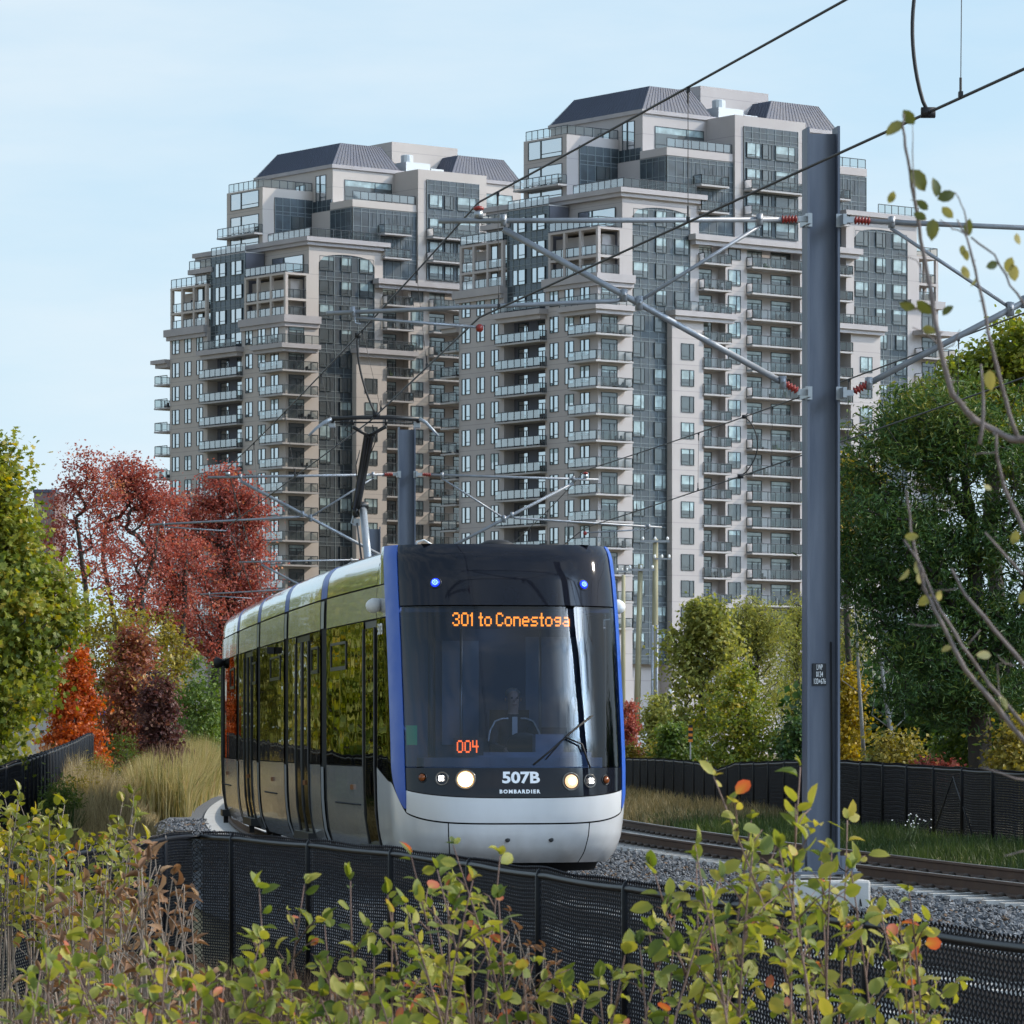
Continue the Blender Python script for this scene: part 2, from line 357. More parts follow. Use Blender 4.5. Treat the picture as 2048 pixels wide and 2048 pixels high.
# ------------------------------------------------------------------ chain-link fences
m_vinyl=M('black_vinyl_wire',(.004,.005,.009),.26,spec=.28)
m_fpost=M('black_post',(.005,.006,.009),.4,spec=.2)
def fence(name,label,path,post_s,wp,hp,wr,post_r=.03,rail_r=.024,group=None,brace=None):
    """path: list of (x,y,ztop,zbottom)"""
    P=np.array(path,float); seg=np.hypot(np.diff(P[:,0]),np.diff(P[:,1])); S=np.concatenate([[0],np.cumsum(seg)])
    f=lambda s,i: np.interp(s,S,P[:,i])
    t=thing(name,label,'fence',(P[0,0],P[0,1],P[0,3]))
    nw=int(S[-1]/(wp/2)); Sx=(np.arange(nw)+.5)*wp/2
    H=float(np.max(P[:,2]-P[:,3])); nz=int(H/(hp/2))+1
    K=np.arange(nz); s=Sx[:,None]+np.where((K[None,:]+np.arange(nw)[:,None])%2==0,-1,1)*wp/4*1.06
    zt=f(Sx,2)[:,None]; z=zt+.035-K[None,:]*hp/2-(.012*np.abs(np.sin(Sx*1.14))+.006*np.sin(Sx*3.3))[:,None]
    eps=.01; tx=f(s+eps,0)-f(s-eps,0); ty=f(s+eps,1)-f(s-eps,1); n=np.hypot(tx,ty)+1e-9; tx/=n; ty/=n
    off=np.where(K[None,:]%2==0,1,-1)*wr*.6
    X=f(s,0)-ty*off; Y=f(s,1)+tx*off; Z=np.broadcast_to(z,X.shape)
    base=np.stack([X,Y,Z],-1); e1=np.stack([tx,ty,0*tx],-1)*wr; e2=np.stack([-ty,tx,0*tx],-1)*wr
    ring=np.stack([base+e1,base+e2,base-e1,base-e2],2)       # nw,nz,4,3
    V=ring.reshape(-1,3); idx=np.arange(nw*nz*4).reshape(nw,nz,4)
    a=idx[:,:-1,:]; b=idx[:,1:,:]
    q=np.stack([a,np.roll(a,-1,2),np.roll(b,-1,2),b],-1)
    zb=f(Sx,3)[:,None]; keep=(z[:,1:]>zb-.03)
    q=q[np.broadcast_to(keep,(nw,nz-1))].reshape(-1,4)
    obj('chain_link_mesh',npmesh('chain_link_mesh',V,q.ravel(),np.arange(len(q))*4,[m_vinyl],smooth=True),t)
    mb=MB(); ss=np.arange(0,S[-1],.5)
    mb.tube([(f(a,0),f(a,1),f(a,2)-.03-.012*abs(math.sin(a*1.14))) for a in ss],rail_r,8); part('top_rail',mb,m_fpost,t,True)
    for a in post_s:
        x,y,zt_,zb_=[float(f(a,i)) for i in range(4)]
        mb=MB(); mb.lathe((x,y,zb_-.3),(0,0,1),[(0,post_r),(zt_-zb_+.26,post_r),(zt_-zb_+.3,post_r*.7),(zt_-zb_+.32,post_r*.2)],10)
        part('post',mb,m_fpost,t,True)
    if brace:
        for a in brace:
            for da in (-1.7,1.7):
                mb=MB(); mb.tube([(f(a,0),f(a,1),f(a,2)-.15),(f(a+da,0),f(a+da,1),f(a+da,3)+.05)],.02,6); part('brace',mb,m_fpost,t,True)
    return t
path=[]
for Y in (14,18,22,26,30,34): path.append((xc(Y)-(2.65+.012*(Y-18)),Y,.63,-.95))
path+=[(-1.154,36.4,.645,-.93),(-2.1,39.4,.65,-.92),(-3.03,42.2,.65,-.92),(-3.12,42.2,.66,-.92),(-3.8,36,.62,-.92),(-4.7,29,.55,-.9)]
fence('chain_link_fence','black vinyl chain-link fence in the foreground, curving past the front of the tram',path,
      [.3+2.75*i for i in range(16)],.068,.054,.0056,post_r=.034)
path=[]
for Y,dt in ((40,0),(52,0),(62,0),(71,0),(80,.06),(90,.12),(98,.02),(103,-.02),(106.5,-.2),(109,-.08),(113,-.03),(120,0),(132,-.03),(142,-.05)):
    x=8.3-.112*(Y-71)+ (0.0006*(Y-71)**2) if Y<119 else np.interp(Y,[120,132,142],[4.15,3.45,2.9])
    path.append((x,Y,1.03+dt,-.2+dt*.3))
fence('chain_link_fence','black chain-link fence behind the right-hand track, under the big trees',path,
      [1.2+2.45*i for i in range(42)],.10,.085,.0095,post_r=.045,brace=[36.3])
path=[tuple(at(px,py,Y))[:2]+(CZ+(HY-py)/F*Y,-.3) for px,py,Y in ((-90,1560,57),(40,1522,63),(105,1500,80),(150,1482,95),(175,1468,108),(215,1466,125),(262,1464,140))]
fence('chain_link_fence','dark chain-link fence at the far left, running back beside the tall dry grass',path,
      [.5+2.0*i for i in range(40)],.10,.085,.0095,post_r=.05)
# ------------------------------------------------------------------ catenary poles
m_galv=M('galvanised_steel',(.068,.082,.115),.5,metal=.2,col2=(.145,.16,.195),scale=5,streak=True,detail=12,bump=.05,bscale=90)
m_galvb=M('galvanised_tube',(.25,.265,.29),.45,metal=.3,var=.15,scale=6)
m_ins=M('insulator_red',(.26,.025,.018),.35)
m_zinc=M('zinc_fittings',(.36,.38,.4),.4,metal=.8)
m_black=M('matt_black',(.012,.012,.014),.6)
m_white=M('white_paint',(.75,.75,.74),.5)
def text_mesh(txt,size,depth=0.0,bold=0.0,spacing=1.0,align='CENTER'):
    cu=bpy.data.curves.new('text','FONT'); cu.body=txt; cu.size=size; cu.extrude=depth; cu.offset=bold
    cu.align_x=align; cu.align_y='CENTER'; cu.space_character=spacing; cu.resolution_u=3
    o=bpy.data.objects.new('text',cu); COL.objects.link(o)
    dg=bpy.context.evaluated_depsgraph_get(); me=bpy.data.meshes.new_from_object(o.evaluated_get(dg))
    bpy.data.objects.remove(o); bpy.data.curves.remove(cu)
    return me
PA=math.atan2(.155,.988); PX,PY=3.29,46.0
def L(px,py,dy=0.0):
    k=(px-CX)/F; lx=(k*PY-PX)/(.988-.155*k); Yw=PY+.155*lx
    return Vector((lx,dy,CZ+(HY-py)/F*Yw))
pole=thing('catenary_pole','nearest grey steel beam pole with a black number plate, right of the tram','catenary pole',(PX,PY,0),PA,'poles carrying the overhead wires')
PH=8.06
def ibeam(par):
    mb=MB()
    for sx in (-1,1): mb.box(sx*.165-.013,sx*.165+.013,-.13,.13,.16,PH+ (0 if sx<0 else .02))
    mb.box(-.151,.151,-.011,.011,.16,PH-.05); return part('beam',mb,m_galv,par,local=True)
ibeam(pole)
mb=MB(); mb.tube([(.10,-.03,2.6),(.11,-.03,1.2),(.10,-.03,.5),(.16,-.2,.2),(.30,-.36,.09),(.33,-.46,-.2)],.009,5); part('ground_cable',mb,m_black,pole,True,local=True)
mb=MB(); mb.box(-.36,.36,-.33,.33,.135,.16)
for sx in (-1,1):
    for sy in (-1,1): mb.obox((sx*.27,sy*.1,.24),(.07,0,0),(0,.008,0),(0,0,.08))
part('base_plate',mb,m_galv,pole,local=True)
for sx in (-1,1):
    for sy in (-1,1):
        mb=MB(); mb.lathe((sx*.3,sy*.26,.05),(0,0,1),[(0,.018),(.2,.018),(.2,.018)],8); mb.lathe((sx*.3,sy*.26,.16),(0,0,1),[(0,.035),(.03,.035)],6)
        part('anchor_bolt',mb,m_zinc,pole,local=True)
def insul(a,b,par,n=5,r=.045):
    a,b=Vector(a),Vector(b); d=(b-a).length; pr=[(0,.02)]
    for i in range(n):
        t=d*(i+.1)/n; h=d/n; pr+=[(t,r*.55),(t+h*.3,r),(t+h*.45,r),(t+h*.75,r*.55)]
    pr.append((d,.02)); mb=MB(); mb.lathe(a,b-a,pr,14); return part('insulator',mb,m_ins,par,True,local=True)
def clamp(mb,p,r=.05): 
    p=Vector(p); mb.obox(p,(r*.6,0,0),(0,r,0),(0,0,r*1.3)); mb.tube([p+Vector((0,-r*1.5,0)),p+Vector((0,r*1.5,0))],r*.35,6)
def cantilever(par,sg):
    yo=-.22
    def l(px,py):   # mirrored for the right side
        p=L(px,py); return Vector((p.x if sg<0 else -p.x,yo,p.z))
    if sg>0: l=lambda px,py: Vector((-L(px,py).x,yo,L(px,py).z))
    # mounting brackets on the flange
    for py in (443,788):
        mb=MB(); q=l(1598,py); mb.obox((sg*.19,yo*.5,q.z),(.02,0,0),(0,.2,0),(0,0,.055)); mb.obox((sg*.25,yo,q.z),(.05,0,0),(0,.025,0),(0,0,.03))
        mb.obox((sg*.165,-.145,q.z),(.035,0,0),(0,.012,0),(0,0,.07))
        part('bracket',mb,m_zinc,par,local=True)
    top=MB(); top.tube([l(1555,444),l(872,447) if sg<0 else l(900,447)],.028,10); clamp(top,l(1510,444),.045); clamp(top,l(1000,446),.045)
    to=part('top_tube',top,m_galvb,par,True,local=True)
    insul(l(1585,443),l(1553,444),par)
    dg=MB(); a,b=l(1556,768),l(1000,463); dg.tube([a,b],.034,10); clamp(dg,l(1270,611),.055); clamp(dg,l(1240,595),.05); clamp(dg,a,.05)
    part('diagonal_tube',dg,m_galvb,par,True,local=True)
    insul(l(1586,785),l(1556,768),par)
    st=MB(); st.tube([l(1512,456),l(1272,606)],.020,8); clamp(st,l(1272,606),.04); part('strut',st,m_galvb,par,True,local=True)
    rg=MB(); rg.tube([l(1240,600),l(1225,606),l(648,631)],.023,8); clamp(rg,l(700,628),.04); rg.tube([l(703,630),l(705,650),l(716,652)],.012,6)
    part('registration_tube',rg,m_galvb,par,True,local=True)
    sa=MB(); sa.tube([l(706,640),l(960,659)],.015,8); part('steady_arm',sa,m_galvb,par,True,local=True)
    c=l(953,662); mb=MB(); mb.lathe(c+Vector((0,0,-.03)),(0,0,1),[(0,.02),(.02,.04),(.06,.042),(.08,.02)],10); part('insulator',mb,m_ins,par,True,local=True)
    c=l(951,447); mb=MB(); mb.lathe(c+Vector((0,0,.03)),(0,0,1),[(0,.045),(.05,.05),(.09,.03)],10); part('clamp',mb,m_zinc,par,True,local=True)
    mb=MB(); mb.lathe(c+Vector((0,0,.11)),(0,0,1),[(0,.03),(.01,.055),(.03,.058),(.045,.03)],12); part('insulator',mb,m_ins,par,True,local=True)
    # thin back-stay from diagonal to the top tube
    mb=MB(); mb.tube([l(1245,640) if sg>0 else l(1150,560),l(1010,640) if sg>0 else l(1145,560)],.004,4)
cantilever(pole,-1); cantilever(pole,1)
plain=copy_tree(pole)     # second and third poles share the hardware, without the plate
tag(plain,'grey steel beam pole standing behind the tram, just right of the pantograph')
plain.location=(-2.19,89.8,0); plain.rotation_euler=(0,0,R(6))
p3=copy_tree(plain); p3.location=(-4.2,132,0); p3.rotation_euler=(0,0,R(4)); tag(p3,'farthest grey beam pole, its top just showing above the roof of the tram')
mb=MB(); c=L(1638,1349); hw_,hh=.073,.118; zc=c.z
mb.box(c.x-hw_,c.x+hw_,-.024,-.012,zc-hh,zc+hh); pl=part('number_plate',mb,M('plate_black',(.01,.011,.015),.4),pole,local=True)
for i,(tx,sz) in enumerate((('LWP',.072),('0134',.072),('133+676',.072))):
    me=text_mesh(tx,sz,.0015,.0008); me.materials.append(m_white)
    o=obj('lettering',me,pl,True); o.rotation_euler=(R(90),0,0); o.location=(c.x,-.027,zc+.075-.075*i)
    wdt=max(v.co.x for v in me.vertices)*2; o.scale=((.135 if i==2 else (.075 if i==1 else .068))/wdt,1.12,1)
for (x,y,r,lab) in ((PX,PY,PA,'pale concrete footing block under the nearest beam pole'),(-2.19,89.8,R(6),'concrete footing of the pole behind the tram'),(-4.2,132,R(4),'concrete footing of the farthest beam pole')):
    mb=MB(); mb.box(-.44,.44,-.44,.44,-.7,.075); ft=thing('pole_footing',lab,'footing',(x,y,0),r)
    mb.v=[(a,b,c_) for a,b,c_ in mb.v]; fo=part('concrete_block',mb,m_conc,ft,local=True)
    bv=fo.modifiers.new('bevel','BEVEL'); bv.width=.03; bv.segments=2

# ------------------------------------------------------------------ overhead wires
m_wire=M('wire_dark',(.012,.012,.014),.55)
def sagline(a,b,sag,n=24): 
    a,b=Vector(a),Vector(b); return [a.lerp(b,i/n)-Vector((0,0,4*sag*(i/n)*(1-i/n))) for i in range(n+1)]
def supp(po,rz,lx,z):
    return Vector((po[0]+math.cos(rz)*lx+.22*math.sin(rz),po[1]+math.sin(rz)*lx-.22*math.cos(rz),z))
P1=((PX,PY),PA); P2=((-2.19,89.8),R(6)); P3=((-4.2,132),R(4))
lm=L(951,447).x; lc=L(953,662).x; zm=L(951,425).z+.08; zcw=6.0
def wireset(side,tramlab):
    sgn=-1 if side==0 else 1
    mA,mB_,mC=[supp(p,r,sgn*abs(lm),zm) for p,r in (P1,P2,P3)]
    cA,cB,cC=[supp(p,r,sgn*abs(lc),zcw-.02) for p,r in (P1,P2,P3)]
    if side==0: m0=Vector((9.43,2,zm)); c0=Vector((9.15,2,zcw))
    else: m0=Vector((14.2,2,zm)); c0=Vector((14.6,2,zcw))
    mD=mC+(mC-mB_)*2; cD=cC+(cC-cB)*2
    if side==1: mA.z=6.72; m0.z=7.2
    M_=[sagline(m0,mA,.06),sagline(mA,mB_,.08),sagline(mB_,mC,.1),sagline(mC,mD,.1)]
    if side==0: cl=[sagline(c0,Vector((3.42,28.5,zcw)),0,8),sagline(Vector((3.42,28.5,zcw)),cA,.0,8),sagline(cA,Vector((-1.98,60.5,zcw+.03)),0,6),sagline(Vector((-1.98,60.5,zcw+.03)),cB,0,6),sagline(cB,cC,0,8),sagline(cC,cD,0,8)]
    else: cl=[sagline(c0,cA,.04,12),sagline(cA,cB,.04,12),sagline(cB,cC,.03,8),sagline(cC,cD,0,8)]
    mpts=sum([a[:-1] for a in M_],[])+[M_[-1][-1]]; cpts=sum([a[:-1] for a in cl],[])+[cl[-1][-1]]
    mt=thing('messenger_wire',f'upper dark supporting wire above the {tramlab}','wire',mpts[0])
    mb=MB(); mb.tube(mpts,.0115,5); part('cable',mb,m_wire,mt,True)
    ct=thing('contact_wire',f'lower dark trolley wire above the {tramlab}','wire',cpts[0])
    mb=MB(); mb.tube(cpts,.0115,5); part('cable',mb,m_wire,ct,True)
    def on(pts,Y):
        for a,b in zip(pts,pts[1:]):
            if (a.y-Y)*(b.y-Y)<=0: return a.lerp(b,(Y-a.y)/(b.y-a.y+1e-9))
        return None
    return mt,on,mpts,cpts
for side,lab in ((0,'left-hand track and tram'),(1,'right-hand track')):
    mt,on,mp_,cp_=wireset(side,lab)
    for Y in ([23,29.9,37,44.3,51.5,58.6,65.5,73,81,97,104,112,120] if side==0 else [40,49.5,56,63,69,76,83,96,104,112,120]):
        a,b=on(mp_,Y),on(cp_,Y)
        if a is None or b is None: continue
        mb=MB(); mb.tube([a,b],.0032,4)
        for p,s in ((a,-1),(b,1)):
            mb.tube([p,p+Vector((0,0,.14*s))],.009,4); mb.obox(p+Vector((0,0,.02*s)),(.015,0,0),(0,.03,0),(0,0,.022))
        part('dropper',mb,m_wire,mt)
    for Y,dy,bow in (((30.7,-.1,-.10),(59.3,.1,-.08)) if side==0 else ((71.5,.3,.25),)):
        a,b=on(mp_,Y),on(cp_,Y+dy); n=14
        pts=[a.lerp(b,i/n)+Vector((bow*math.sin(math.pi*i/n)**.7*(1 if i else 0),0,0)) for i in range(n+1)]
        mb=MB(); mb.tube(pts,.014 if side==0 else .011,6); mb.obox(pts[-1],(.05,0,0),(0,.03,0),(0,0,.035)); mb.obox(pts[0],(.04,0,0),(0,.03,0),(0,0,.03))
        part('jumper_cable',mb,m_black,mt,True)

# ------------------------------------------------------------------ the tram
def panel_paint(name,c,metal,rough,wav=.06,coat=.8):
    m,nt,b,out=nodes_of(name); b.inputs['Base Color'].default_value=(*c,1); b.inputs['Metallic'].default_value=metal; b.inputs['Roughness'].default_value=rough
    b.inputs['Coat Weight'].default_value=coat; b.inputs['Coat Roughness'].default_value=.03
    tc=N(nt,'ShaderNodeTexCoord'); n=N(nt,'ShaderNodeTexNoise'); n.inputs['Scale'].default_value=.9; n.inputs['Detail'].default_value=1
    bp=N(nt,'ShaderNodeBump'); bp.inputs['Strength'].default_value=wav; bp.inputs['Distance'].default_value=.08
    nt.links.new(tc.outputs['Object'],n.inputs['Vector']); nt.links.new(n.outputs['Fac'],bp.inputs['Height'])
    nt.links.new(bp.outputs[0],b.inputs['Normal']); nt.links.new(bp.outputs[0],b.inputs['Coat Normal'])
    n2=N(nt,'ShaderNodeTexNoise'); n2.inputs['Scale'].default_value=5; n2.inputs['Detail'].default_value=6
    nt.links.new(tc.outputs['Object'],n2.inputs['Vector']); mr=N(nt,'ShaderNodeMapRange')
    mr.inputs['To Min'].default_value=rough*.7; mr.inputs['To Max'].default_value=rough*1.5
    g=N(nt,'ShaderNodeSeparateXYZ'); nt.links.new(tc.outputs['Object'],g.inputs[0])
    gz=N(nt,'ShaderNodeMapRange'); gz.inputs['From Min'].default_value=.15; gz.inputs['From Max'].default_value=1.0; gz.inputs['To Min'].default_value=.85; gz.inputs['To Max'].default_value=.08; nt.links.new(g.outputs['Z'],gz.inputs['Value'])
    n5=N(nt,'ShaderNodeTexNoise'); n5.inputs['Scale'].default_value=3.5; n5.inputs['Detail'].default_value=8; mp5=N(nt,'ShaderNodeMapping'); mp5.inputs['Scale'].default_value=(1,1,.35); nt.links.new(tc.outputs['Object'],mp5.inputs[0]); nt.links.new(mp5.outputs[0],n5.inputs['Vector'])
    gm_=N(nt,'ShaderNodeMath',operation='MULTIPLY'); nt.links.new(gz.outputs[0],gm_.inputs[0]); nt.links.new(n5.outputs['Fac'],gm_.inputs[1])
    gx_=N(nt,'ShaderNodeMixRGB'); gx_.inputs[1].default_value=(*c,1); gx_.inputs[2].default_value=(.16,.14,.12,1); nt.links.new(gm_.outputs[0],gx_.inputs[0]); nt.links.new(gx_.outputs[0],b.inputs['Base Color'])
    (nt.links.new(n2.outputs['Fac'],mr.inputs['Value']), nt.links.new(mr.outputs[0],b.inputs['Roughness'])) if wav else None
    return m
m_silver=panel_paint('silver_side_paint',(.46,.465,.48),.4,.16,.06,.4)
m_shroud=panel_paint('silver_roof_paint',(.46,.475,.48),.6,.10)
m_bumper=panel_paint('silver_bumper_paint',(.76,.77,.79),.1,.30,.0)
m_blue=panel_paint('blue_paint',(.003,.085,.47),.0,.38,.01,.12)
m_navyg=panel_paint('black_gloss_panel',(.003,.005,.012),.0,.04,.015,.12)
m_navyg.node_tree.nodes['Principled BSDF'].inputs['Specular IOR Level'].default_value=.32
m_sideglass=panemat('side_glass',(.006,.007,.008),.10,.01,.12,(.43,.41,.35),.5)
m_under=M('black_shell',(.006,.006,.007),.7,spec=.2)
m_joint=M('grey_gasket',(.33,.36,.4),.35,metal=.3)
m_wind=glassmat('windscreen_glass',(.42,.49,.62),.014,.006,1.45)
m_trim=M('dark_trim',(.02,.021,.024),.4)
NOSE=47.35
Ys=np.linspace(NOSE-1,NOSE+36,800); ds=np.hypot(np.gradient(np.array([xc(a) for a in Ys])),np.gradient(Ys)); Sarc=np.cumsum(ds); Sarc-=np.interp(NOSE,Ys,Sarc)
def Yof(s): return float(np.interp(s,Sarc,Ys))
def sof(Y): return float(np.interp(Y,Ys,Sarc))
def TW(s,q,z): return tpos(Yof(s),q,z,0)
HZ=[.18,.30,.5,.8,1.26,2.3,2.94,3.15,3.32,3.45,3.55,3.62,3.68,3.72,3.75]
HW=[1.17,1.24,1.29,1.315,1.325,1.325,1.325,1.322,1.315,1.305,1.288,1.255,1.20,1.13,1.0]
FZ=[.16,.22,.35,.5,.7,.95,1.22,1.5,2.0,2.6,3.05,3.4,3.6,3.7,3.76]
FV=[.42,.30,.14,.06,.02,.0,.03,.075,.19,.35,.49,.63,.73,.80,.90]
L_END=sof(76.9); DD,NN=1.05,2.75; SDOOR=2.0
def hw(z): return float(np.interp(z,HZ,HW))
def fz(z): return float(np.interp(z,FZ,FV))
def side(s,z,sg,off=0.0):
    k=max(0,(s-(L_END-1.6))/1.6); g=1-.25*k*k
    return TW(s,sg*(hw(z)+off)*g,z-(max(0,z-2.6)*.3*k*k))
def t_of_qa(qa): return math.asin(qa**(NN/2))/(math.pi/2)
def hwf(z): return float(np.interp(z,[2.9,3.32,3.6,3.70,3.75],[1.325,1.322,1.312,1.298,1.28])) if z>2.9 else hw(z)
def FS(t,z,off=0.0):
    sg=-1 if t<0 else 1; a=abs(t); h=hwf(z)+off; h=h if a<=1 else h+(hw(z)+off-h)*min(1,(a-1)*2.2); f=fz(z)-off
    if a<=1:
        ph=a*math.pi/2; qa=math.sin(ph)**(2/NN) if ph>0 else 0; s=f+DD*(1-max(0,math.cos(ph))**(2/NN)); return TW(s,sg*qa*h,z)
    s=f+DD+(a-1)*(SDOOR-(fz(z)+DD)); return TW(s,sg*h,z)
def qsurf(q,z,off=0.0):
    h=hwf(z); a=min(.999,abs(q)/h); return TW(fz(z)-off+DD*(1-(1-a**NN)**(1/NN)),q,z)
def fpatch(t0,t1,zl,zh,nt_,nz,off=0.0):
    cv=lambda v,x: v(x) if callable(v) else v
    P=[]
    for i in range(nz+1):
        row=[]
        for j in range(nt_+1):
            b=i/nz; a=j/nt_
            if callable(t0) or callable(t1):
                z=zl+(zh-zl)*b; t=cv(t0,z)+(cv(t1,z)-cv(t0,z))*a
            else:
                t=t0+(t1-t0)*a; z=cv(zl,t)+(cv(zh,t)-cv(zl,t))*b
            row.append(FS(t,z,off))
        P.append(row)
    mb=MB(); mb.grid(P); return mb
tram=thing('tram','silver and black tram with blue corner pillars and lit orange sign, rounding the curve','tram',tuple(TW(12,0,0)))
FRN='cab'
# black under-shell
zz=list(np.linspace(.2,1.24,9)); mb=MB()
mb.grid([[FS(t,z,-.03) for t in np.linspace(-2,2,81)] for z in zz])
mb.grid([[FS(t,z,-.03) for t in np.linspace(-2,2,81)] for z in np.linspace(3.04,3.69,10)])
for sg in (-1,1): mb.grid([[FS(sg*t,z,-.03) for t in np.linspace(t_of_qa(.93),1.02,6)] for z in np.linspace(1.2,3.1,14)])
part('cab_shell',mb,m_under,tram,True)
mb=MB(); mb.quad(*[TW(s,q,3.745) for s,q in ((1.0,-.95),(1.0,.95),(L_END-1,.95),(L_END-1,-.95))]); mb.quad(*[TW(s,q,.2) for s,q in ((.6,-1.1),(.6,1.1),(L_END-1,1.1),(L_END-1,-1.1))])
part('roof_deck',mb,m_trim,tram)
QW=.918; tw=t_of_qa(QW); tp_=t_of_qa(.9925)
strip_lo=lambda t: .925+.085*min(1,abs(t)/tw)**2
part('windscreen',fpatch(-tw,tw,1.262,3.035,48,16),m_wind,tram,True)
part('roof_mask',fpatch(-tw,tw,3.05,3.742,48,10),m_navyg,tram,True)
part('lamp_panel',fpatch(-tw,tw,strip_lo,1.25,48,5),m_navyg,tram,True)
for sg in (-1,1):
    t0=lambda z,sg=sg: sg*tw; 
    def t1(z,sg=sg):
        k=np.clip((z-.80)/.5,0,1); k=math.sin(k*math.pi/2)**.8; return sg*(tw+.004+(tp_-tw)*(.06+.94*k))
    mb=fpatch(t0,t1,.80,3.742,6,40,.008)
    mb2=fpatch(t0,t0,.80,3.742,1,40)
    for i in range(40):   # rim towards the windscreen
        za=.80+(3.742-.80)*i/40; zb=.80+(3.742-.80)*(i+1)/40
        mb.quad(FS(sg*tw,za,.008),FS(sg*tw,zb,.008),FS(sg*tw,zb,-.03),FS(sg*tw,za,-.03))
    part('corner_pillar',mb,m_blue,tram,True)
up_lo=lambda t: .645+.115*min(1,abs(t)/tw)**3
part('upper_bumper',fpatch(-tw,tw,up_lo,lambda t: strip_lo(t)-.01,48,5),m_bumper,tram,True)
tc_=t_of_qa(.60)
part('lower_bumper',fpatch(-tc_,tc_,.20,lambda t: up_lo(t)-.018,30,7),m_bumper,tram,True)
def corner_hi(t):
    a=abs(t)
    if a<=tw: return up_lo(t)-.018
    if a<tp_: return (up_lo(tw)-.018)+ (a-tw)/(tp_-tw)*(1.08-up_lo(tw))
    return 1.08+(min(1.96,a)-tp_)/(1.96-tp_)*.165
for sg in (-1,1):
    mb=fpatch(sg*(tc_+.008),sg*1.96,.20,corner_hi,40,9); part('corner_bumper',mb,m_bumper,tram,True)
    mb=fpatch(sg*(tp_+.01),sg*1.96,lambda t: corner_hi(t)+.012,2.925,16,10); part('cab_side_window',mb,m_sideglass,tram,True)
    mb=fpatch(sg*(tp_+.01),sg*1.96,2.94,3.30,16,5); part('cornice_panel',mb,m_silver,tram,True)
    mb=fpatch(sg*(tp_+.01),sg*1.96,3.315,3.742,16,6); part('roof_shroud',mb,m_shroud,tram,True)
for px in (995,1083):
    p_=qsurf((px-1020)/181.0,.46); mb=MB(); mb.lathe(p_+Vector((0,.01,0)),(.1,-1,0),[(0,.028),(.014,.028),(.018,.018)],12); part('tow_plug',mb,m_trim,tram,True)
# lower bumper lip and underframe
mb=MB(); mb.grid([[FS(t,z,-.10) for t in np.linspace(-1.3,1.3,40)] for z in (.10,.22)]); part('skirt',mb,m_under,tram,True)
for s in (2.6,12.5,23.5):
    mb=MB(); a=TW(s,0,.32); b=TW(s+1,0,.32)-a; b.normalize(); r=Vector((b.y,-b.x,0))
    mb.obox(a,r*.85,b*1.1,(0,0,.2)); bo=part('bogie',mb,m_under,tram)
    for dd in (-.8,.8):
        for qq in (-.72,.72):
            wq=MB(); wq.lathe(a+b*dd+r*(qq-.05)+Vector((0,0,-.02)),r,[(0,.30),(.1,.30),(.1,.33),(.13,.33)],20); part('wheel',wq,m_clip,bo,True)
mb=MB(); mb.obox(TW(1.1,-.35,.19),(.75,0,0),(0,.5,0),(0,0,.10)); part('coupler_box',mb,m_under,tram)
# body modules
JY=[54.2,59.5,64.8,70.0]; JS=[sof(y) for y in JY]; MOD=[]; prev=SDOOR
for j in JS: MOD.append((prev,j-.36)); prev=j+.36
MOD.append((prev,L_END))
def spatch(s0,s1,z0,z1,sg,off=0.0,nz=6):
    ns=max(2,int((s1-s0)/.6)+1); mb=MB()
    mb.grid([[side(s,z,sg,off) for s in np.linspace(s0,s1,ns)] for z in np.linspace(z0,z1,nz)]); return mb
LOOP=[(-a,z) for z,a in zip(HZ,HW)]+[(a,z) for z,a in zip(HZ[::-1],HW[::-1])]
def ring(s0,s1,off,z0=.18):
    rows=[]; n=max(2,int((s1-s0)/1.0)+1)
    for s in np.linspace(s0,s1,n):
        k=max(0,(s-(L_END-1.6))/1.6); g=1-.25*k*k
        rows.append([TW(s,(q+ (off if q>0 else -off))*g,z+ (off if z>3.6 else 0)-max(0,z-2.6)*.3*k*k) for q,z in LOOP if z>=z0])
    return rows
mb=MB(); mb.grid(ring(SDOOR-.05,L_END-.02,-.035)); rr=ring(L_END-.03,L_END-.02,-.035)[-1]; mb.quad(*rr); part('inner_shell',mb,m_under,tram,True)
def s_of_px(px,z=1.8):
    lo,hi=1.5,L_END
    for _ in range(40):
        m=(lo+hi)/2; p=side(m,z,-1); x=CX+F*p.x/p.y
        if x>px: lo=m
        else: hi=m
    return lo
DOORS={0:[(2.02,3.05,1)],1:[(s_of_px(619),s_of_px(592),2)],3:[(s_of_px(504),s_of_px(489),2)],4:[(L_END-2.2,L_END-1.3,1)]}
HOP={0:[(s_of_px(693),s_of_px(662))],1:[(s_of_px(637),s_of_px(623))],2:[(s_of_px(561),s_of_px(541))],3:[(s_of_px(512.5),s_of_px(505))],4:[(s_of_px(469),s_of_px(461))]}
